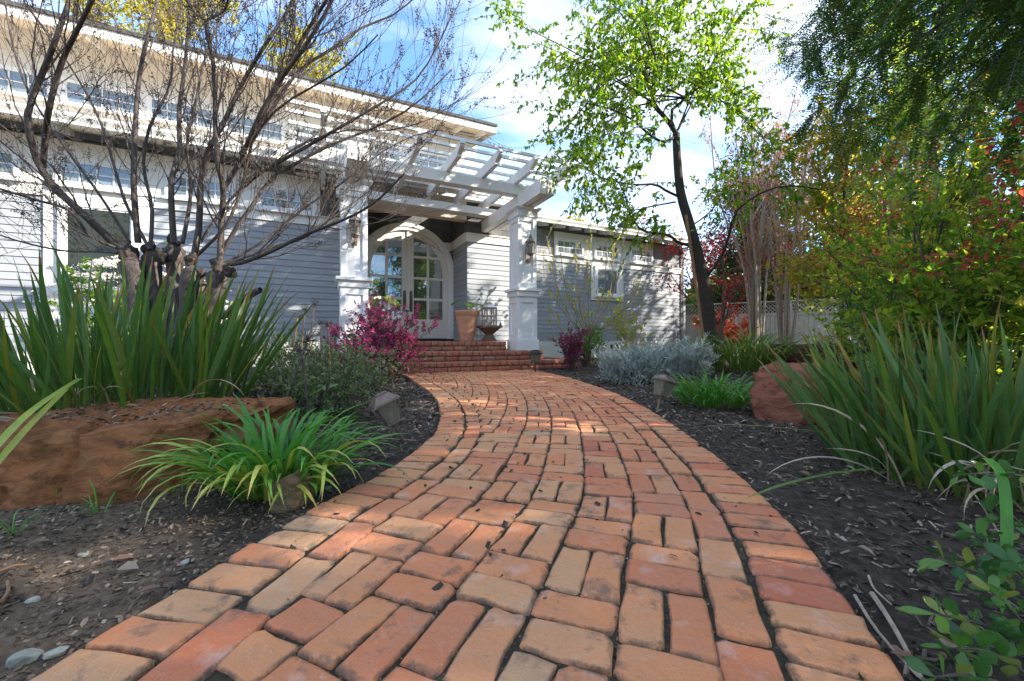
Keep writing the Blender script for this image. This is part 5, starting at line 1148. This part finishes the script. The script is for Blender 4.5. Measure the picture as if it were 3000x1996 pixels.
M['orange'] = leafmat('orange_red_leaf', [(.45,.08,.04),(.55,.17,.08),(.60,.28,.14),(.30,.20,.03)], .35, .4, (1.5,1.3,1.1))
M['crape'] = leafmat('dry_crape_leaf', [(.30,.15,.06),(.38,.20,.09),(.28,.10,.05),(.42,.13,.06)], .4, .6, (1.6,1.4,1.0))
M['backgreen'] = leafmat('background_leaf', [(.035,.06,.015),(.06,.10,.02),(.11,.16,.03),(.18,.22,.05)], .4, .5)
M['backyellow'] = leafmat('yellow_leaf', [(.24,.24,.03),(.38,.34,.04),(.45,.36,.05),(.30,.32,.05)], .45, .5)
M['golden'] = leafmat('golden_leaf', [(.14,.18,.02),(.26,.25,.03),(.40,.26,.05),(.20,.24,.03)], .45, .5)
M['conifer'] = leafmat('conifer_leaf', [(.018,.032,.012),(.035,.055,.018),(.06,.08,.025),(.10,.09,.035)], .25, .6)
M['hedge'] = leafmat('hedge_leaf', [(.055,.12,.022),(.10,.20,.03),(.18,.29,.038),(.32,.38,.045),(.48,.42,.055)], .5, .38)
M['hedge_red'] = leafmat('red_new_leaf', [(.40,.04,.04),(.50,.09,.06),(.48,.16,.08)], .4, .4, (1.6,1.3,1.1))
gtree('japanese_maple','red leaved small maple beside the right end of the grey wing',(6.9,13.6,0),4.6,2.2,M['maple'],M['brown_bark'],nb=20,nt=8,nl=13,L=.10,W=.07,tr=.09,low=.3,stems=3)
shrub('red_shrub','orange red leaved shrub at the foot of the maple','shrub',(7.9,14.9,0),(1.3,.9,2.0),24,10,14,.16,.07,M['orange'],M['brown_bark'],twl=(.3,.6))
def crape(label, base, h, n, r=.8):
    base = np.asarray(base,float); t = tree_thing('crape_myrtle',label,base,'crape myrtles by the fence'); S=[];SR=[]
    for k in range(n):
        a = 6.28*k/n+rng.uniform(-.3,.3); e = np.array([math.cos(a)*r*rng.uniform(.4,1.2),math.sin(a)*r*rng.uniform(.3,1),h*rng.uniform(.8,1)]); P,R = limb([np.array([math.cos(a)*.12,math.sin(a)*.12,-.1]),e*np.array([.25,.25,.4])+rng.normal(size=3)*.08,e*np.array([.6,.6,.7])+rng.normal(size=3)*.1,e],.05,.014,14); S.append(P);SR.append(R)
    S=np.array(S);SR=np.array(SR)*rng.uniform(.7,1.2,(n,1)); 
    for P,R in zip(S,SR): tube_obj('trunk',[(P[None],R[None],7)],M['pale_bark'],t)
    B,BR_ = spawn(S,SR,9,(.6,1.5),.5,.75,.35,8,.3,.98,.5,.08,.3); T,TRR = spawn(B,BR_,6,(.25,.6),.7,.7,.2,5,.3,1,.6,.05,.4)
    tube_obj('branches',[(B,BR_,5),(T,np.maximum(TRR,.004),3)],M['pale_bark'],t).name='branch'
    P,D = along(T,7,.4); N=len(P); leaf_obj('seed_heads',P+rng.normal(size=(N,3))*.03,rng.normal(size=(N,3)),rng.uniform(.04,.08,N),.035,M['crape'],t).name='seed_head'
    P,D = along(B,3,.1); N=len(P); leaf_obj('foliage',P+rng.normal(size=(N,3))*.1,rng.normal(size=(N,3)),.09,.05,M['orange'],t)
crape('multi stemmed pale trunked tree with rusty seed heads before the fence, nearer the maple',(7.7,12.6,0),8.2,11,1.3)
crape('second pale trunked tree with rusty seed heads, right of the first',(9.3,13.6,0),7.2,8,1.1)
# magnolia sapling in front of the wing
sb = np.array([2.0,10.2,0.]); sap = tree_thing('young_magnolia','open vase shaped sapling with sparse yellow green leaves before the grey wing',sb,cat='sapling')
SP_ = []
for (ex,ey,mx,my,dy) in ((1640,720,1660,850,-.2),(1600,690,1645,880,.1),(1735,690,1710,860,.2),(1775,680,1770,850,-.1),(1830,690,1800,850,.1),(1895,740,1850,880,-.2),(1690,700,1690,850,.3),(1620,930,1660,985,.0),(1870,850,1810,930,.2),(1800,720,1780,900,.3),(1720,800,1725,900,-.3),(1880,930,1800,960,-.1),(1590,800,1640,900,.2)):
    SP_.append(limb([sb,px(1722,1000,10.2),px(mx,my,10.2+dy),px(ex,ey,10.2+dy*1.5)],.030,.006,14))
SPP = np.array([p for p,_ in SP_]); SPR = np.array([r for _,r in SP_])*.8
for P,R in zip(SPP,SPR): tube_obj('trunk',[(rel(P,sb)[None],R[None],6)],M['pale_bark'],sap)
T,TRR = spawn(SPP,SPR,9,(.2,.6),.6,.7,.3,6,.35,1,.5,.1,.4); tube_obj('twigs',[(rel(T,sb),np.maximum(TRR,.004),3)],M['pale_bark'],sap).name='twig'
P,D = along(T,4,.3); N=len(P); leaf_obj('foliage',rel(P,sb),nz(D+rng.normal(size=(N,3))*.5+np.array([0,0,.4])),rng.uniform(.07,.12,N),.045,M['yleaf'],sap,six=True)
# --- fence
fn = thing('fence','beige board fence with lattice top behind the right garden bed','fence',(12.5,17.5,0))
F0, F1 = np.array([7.2,18.6]), np.array([17.5,12.8]); fd = F1-F0; FL = np.linalg.norm(fd); fd = fd/FL; fa = math.atan2(fd[1],fd[0]); H_F = 2.15
def fpart(name, s0, s1, d0, d1, z0, z1, m='fence', sh=None):
    o = MB().box(s0,s1,d0,d1,z0,z1).build(name, M[m], fn); o.location = (F0[0]-12.5,F0[1]-17.5,0); o.rotation_euler = (0,0,fa); return o
npan = 5
for k in range(npan+1): fpart('post',k*FL/npan-.07,k*FL/npan+.07,-.07,.07,-.1,H_F+.03)
fpart('top_cap',-.1,FL+.1,-.09,.09,H_F+.032,H_F+.08); fpart('rail',0,FL,-.045,-.024,H_F-.52,H_F-.42); fpart('rail',0,FL,-.045,-.024,.1,.25)
nb_ = int(FL/.16); 
for k in range(nb_): fpart('fence_board',k*FL/nb_+.006,(k+1)*FL/nb_-.006,-.022,.0+.0*k,.1,H_F-.42)
lm = MB()
for k in range(int(FL/.14)):
    x0 = k*.14; lm.add([(x0,-.012,H_F-.42),(x0+.035,-.012,H_F-.42),(x0+.42,-.012,H_F),(x0+.385,-.012,H_F),(x0,-.002,H_F-.42),(x0+.035,-.002,H_F-.42),(x0+.42,-.002,H_F),(x0+.385,-.002,H_F)],[(3,2,1,0),(4,5,6,7),(0,1,5,4),(1,2,6,5),(2,3,7,6),(3,0,4,7)])
    lm.add([(x0+.385,.0,H_F-.42),(x0+.42,.0,H_F-.42),(x0+.035,.0,H_F),(x0,.0,H_F),(x0+.385,.01,H_F-.42),(x0+.42,.01,H_F-.42),(x0+.035,.01,H_F),(x0,.01,H_F)],[(3,2,1,0),(4,5,6,7),(0,1,5,4),(1,2,6,5),(2,3,7,6),(3,0,4,7)])
o = lm.build('lattice',M['fence'],fn); o.location = (F0[0]-12.5,F0[1]-17.5,0); o.rotation_euler = (0,0,fa); o['kind']='stuff'

# --- right hand hedge, taller shrubs and background trees
for k,(x,y,r,h,lab) in enumerate([(3.95,3.5,1.0,1.9,'dense dark green shrub with a few red leaves behind the right strap leaved clump'),(4.7,4.6,1.2,2.9,'tall green shrub with orange and red new leaves in the right bed'),(4.0,2.4,1.0,2.2,'dark green shrub at the right picture edge'),(5.7,5.6,1.2,3.1,'sunlit yellow green shrub in front of the fence at the right'),(5.9,3.9,1.3,3.1,'large shadowed green shrub far right behind the hedge'),(7.6,7.4,1.1,2.4,'light green shrub between the brown boulder and the fence')]):
    t = shrub('photinia_shrub',lab,'shrub',(x,y,0),(r,r,h),34,13,15,.075,.042,M['hedge'],M['brown_bark'],twl=(.25,.6),clumpt=.55,zlow=.15,stem_r=.018)
    P = []; 
    for j in range(26):
        a = rng.uniform(0,6.28); c_ = np.array([r*.85*math.cos(a)*rng.uniform(.4,1),r*.85*math.sin(a)*rng.uniform(.4,1),h*rng.uniform(.5,1.0)]); P.append(c_+rng.normal(size=(11,3))*.075)
    P = np.concatenate(P); N=len(P); leaf_obj('new_growth',P,rng.normal(size=(N,3))+np.array([0,0,.4]),.07,.034,M['hedge_red'],t)['kind'] = 'stuff'
gtree('young_tree','slender young green tree rising behind the red tipped shrubs',(5.9,7.0,0),4.6,1.5,M['golden'],M['brown_bark'],nb=20,nt=9,nl=14,L=.10,W=.06,tr=.05)
gtree('young_tree','light green feathery tree above the hedge left of the grey trunk',(8.4,8.8,0),7.4,2.3,M['hedge'],M['grey_bark'],nb=24,nt=10,nl=16,L=.13,W=.07,tr=.08)
gtree('tall_tree','tall straight grey trunk rising at the upper right',(20.6,17.5,0),22,4.5,M['backgreen'],M['grey_bark'],nb=30,nt=10,nl=16,L=.30,W=.17,tr=.34,low=.5)
gtree('tall_tree','thinner grey trunked tree left of the tall straight trunk',(17.8,16.6,0),18,4,M['backgreen'],M['grey_bark'],nb=24,nt=9,nl=15,L=.28,W=.15,tr=.18,low=.45,stems=2)
gtree('dark_conifer','dark drooping conifer behind the fence',(11.0,18.5,0),8.2,2.9,M['conifer'],M['brown_bark'],nb=60,nt=12,nl=20,L=.22,W=.06,tr=.16,low=.12,droop=.35,up=.05)
gtree('golden_tree','golden green autumn tree right of the dark conifer',(13.5,17.0,0),8.0,3.0,M['golden'],M['brown_bark'],nb=30,nt=11,nl=18,L=.22,W=.13,tr=.13,low=.2)
BG = [(15.5,24,9,3.8,'backgreen','broad green tree far behind the fence, centre right'),(9,27,7.5,3.4,'backgreen','rounded green tree far behind the wing'),(20,19,10,3.8,'golden','pale golden tree far right behind the hedge'),(17,12,9.0,3.2,'backgreen','leafy green tree behind the tall trunks'),(19,8,11,3.8,'backgreen','large green tree at the far right'),(23,26,11,4.5,'backgreen','tall green tree at the back right'),(14,5.5,8.5,3.0,'golden','yellow green tree at the far right edge'),(3.5,30,8.5,2.6,'golden','small golden tree showing over the wing roof'),(30,14,12,4.6,'backgreen','dark green tree furthest right')]
for k,(x,y,h,r,ml,lab) in enumerate(BG): gtree('background_tree',lab,(x,y,0),h,r,M[ml],M['brown_bark'],nb=30,nt=10,nl=15,L=.30,W=.19,tr=.18,low=.15,group='trees beyond the fence')
for k,(x,y,h,r,lab) in enumerate([(-19,23,22.5,3.0,'yellow leaved treetop over the upper roof at the left'),(-13.0,25,18.8,3.2,'yellow green treetop over the roof behind the bare branches'),(-7.2,26,14.2,1.9,'small yellow treetop over the right half of the upper roof'),(-5.0,28,13.5,1.7,'last yellow treetop near the upper roof corner'),(-22,20,24,3.0,'yellow leaved treetop in the upper left corner')]): gtree('yellow_tree',lab,(x,y,0),h,r,M['backyellow'],M['brown_bark'],nb=34,nt=10,nl=14,L=.28,W=.15,tr=.22,low=.6,group='yellow trees behind the house')
for k,(x,y,h,r,lab) in enumerate([(9.2,4.1,5.5,1.9,'unseen evergreen added to shade the path, beside the hedge'),(8.2,1.2,6.6,2.5,'unseen evergreen added to shade the path, right of the redwood'),(7.6,-1.9,6.4,2.4,'unseen evergreen added to shade the path, behind the redwood'),(12.5,-1.0,8.6,2.8,'unseen tall evergreen added for shade, furthest behind the redwood'),(15,-12,11,4.0,'big green tree far behind the camera'),(4.0,-10.0,8.5,3.2,'green tree standing straight behind the camera'),(-3.5,-9.0,9.0,3.4,'green tree behind the camera on the left'),(-9,-8,10,3.6,'broad green tree far behind the camera on the left')]): gtree('evergreen_tree',lab,(x,y,0),h,r,M['hedge'] if k<4 else M['backgreen'],M['brown_bark'],nb=34,nt=11,nl=15 if k in (1,2) else 11,L=.22,W=.13,tr=.16,low=.08,group='evergreens along the right side of the garden')  # first four stand out of view, added to keep sun off the path
# distant treeline
N = 14000; ang = rng.uniform(RAD(-20),RAD(78),N); rr = rng.uniform(45,62,N); hh = (7+2.5*np.sin(ang*9)+2*np.sin(ang*23+1))*rng.random(N)**.6
o = leaf_obj('distant_woods', np.stack([rr*np.cos(ang),rr*np.sin(ang),hh],1), rng.normal(size=(N,3)), rng.uniform(.8,1.5,N), .8, M['backgreen']); o['kind']='stuff'

# --- redwood at the right, drooping into the picture
rb = np.array([5.0,1.2,0.]); red = tree_thing('redwood_tree','dark redwood whose drooping needle sprays hang into the upper right corner',rb)
P,R = limb([rb+np.array([0,0,-.1]),rb+np.array([.05,0,6]),rb+np.array([.1,.05,14])],.34,.12,14); tube_obj('trunk',[(rel(P,rb)[None],R[None],12)],M['brown_bark'],red)
RBP=[];RBR=[]
def rbranch(h, az, L, drop): 
    b0 = np.array([rb[0],rb[1],h]); d = np.array([math.cos(az),math.sin(az),0]); p = [b0,b0+d*L*.35+np.array([0,0,.15]),b0+d*L*.7+np.array([0,0,-drop*.35]),b0+d*L+np.array([0,0,-drop])]; P,R = limb(p,.045,.008,14); RBP.append(P);RBR.append(R)
for tx,ty,tY in ((2330,330,3.6),(2420,440,3.4),(2380,200,3.5),(2480,120,3.0),(2520,330,3.0),(2600,60,2.7),(2620,420,3.2),(2700,250,2.6),(2760,90,2.3),(2780,430,3.0),(2850,180,2.3),(2900,330,2.7),(2960,470,2.9),(2980,60,2.2),(2560,-60,2.8),(2450,20,3.2),(2680,-80,2.4),(2850,-60,2.1),(2450,380,4.0),(2870,420,3.4),(3050,250,2.6),(2700,480,3.8),(2320,240,4.2),(2560,520,4.2)):
    e = px(tx,ty-(130 if ty>150 else 20),tY); b0 = np.array([rb[0],rb[1],e[2]+rng.uniform(.5,1.3)]); m1 = b0*.6+e*.4+np.array([0,0,.35]); P,R = limb([b0,m1,e*.8+b0*.2+np.array([0,0,.2]),e],.04,.007,14); RBP.append(P);RBR.append(R)
for k in range(26): rbranch(rng.uniform(3.2,8.5), rng.uniform(1.2,5.0) if k%3 else rng.uniform(-1.2,1.2), rng.uniform(2.0,3.4), rng.uniform(.3,1.2))
RBP=np.array(RBP);RBR=np.array(RBR)
T,TRR = spawn(RBP,RBR,16,(.25,.75),.95,.38,-.22,7,.2,1,.45,-.12,.35)
tube_obj('branches',[(rel(RBP,rb),RBR*.6,6),(rel(T,rb),np.maximum(TRR*.5,.002),3)],M['brown_bark'],red).name='branch'
S,SR_ = spawn(T,TRR,13,(.14,.32),.75,.6,-.12,5,.1,1,.6,-.08,.4)
S = np.concatenate([S, T[:,2:,:]],0)
nn = 13; ts = np.linspace(.06,1,nn)*4; i = np.clip(ts.astype(int),0,3); f=(ts-i)[None,:,None]; base = S[:,i]*(1-f)+S[:,i+1]*f; tan = nz(S[:,i+1]-S[:,i]); side = nz(np.cross(tan,np.array([.05,.03,1.])))
pos = np.concatenate([base,base],1).reshape(-1,3); dd = np.concatenate([tan*.55+side,tan*.55-side],1).reshape(-1,3); upn = np.cross(side,tan); nr = np.concatenate([upn,upn],1).reshape(-1,3); N=len(pos)
M['needle'] = leafmat('redwood_needle', [(.022,.06,.014),(.04,.10,.02),(.07,.15,.026),(.10,.07,.035)], .3, .4)
tint = np.repeat(rng.uniform(0,1,len(S))**1.3,nn*2)*.9
leaf_obj('foliage',rel(pos,rb),dd+rng.normal(size=(N,3))*.12,rng.uniform(.022,.038,N),.0105,M['needle'],red,np.clip(tint+rng.normal(size=N)*.05,0,1),nrm=nr,fold=.05)
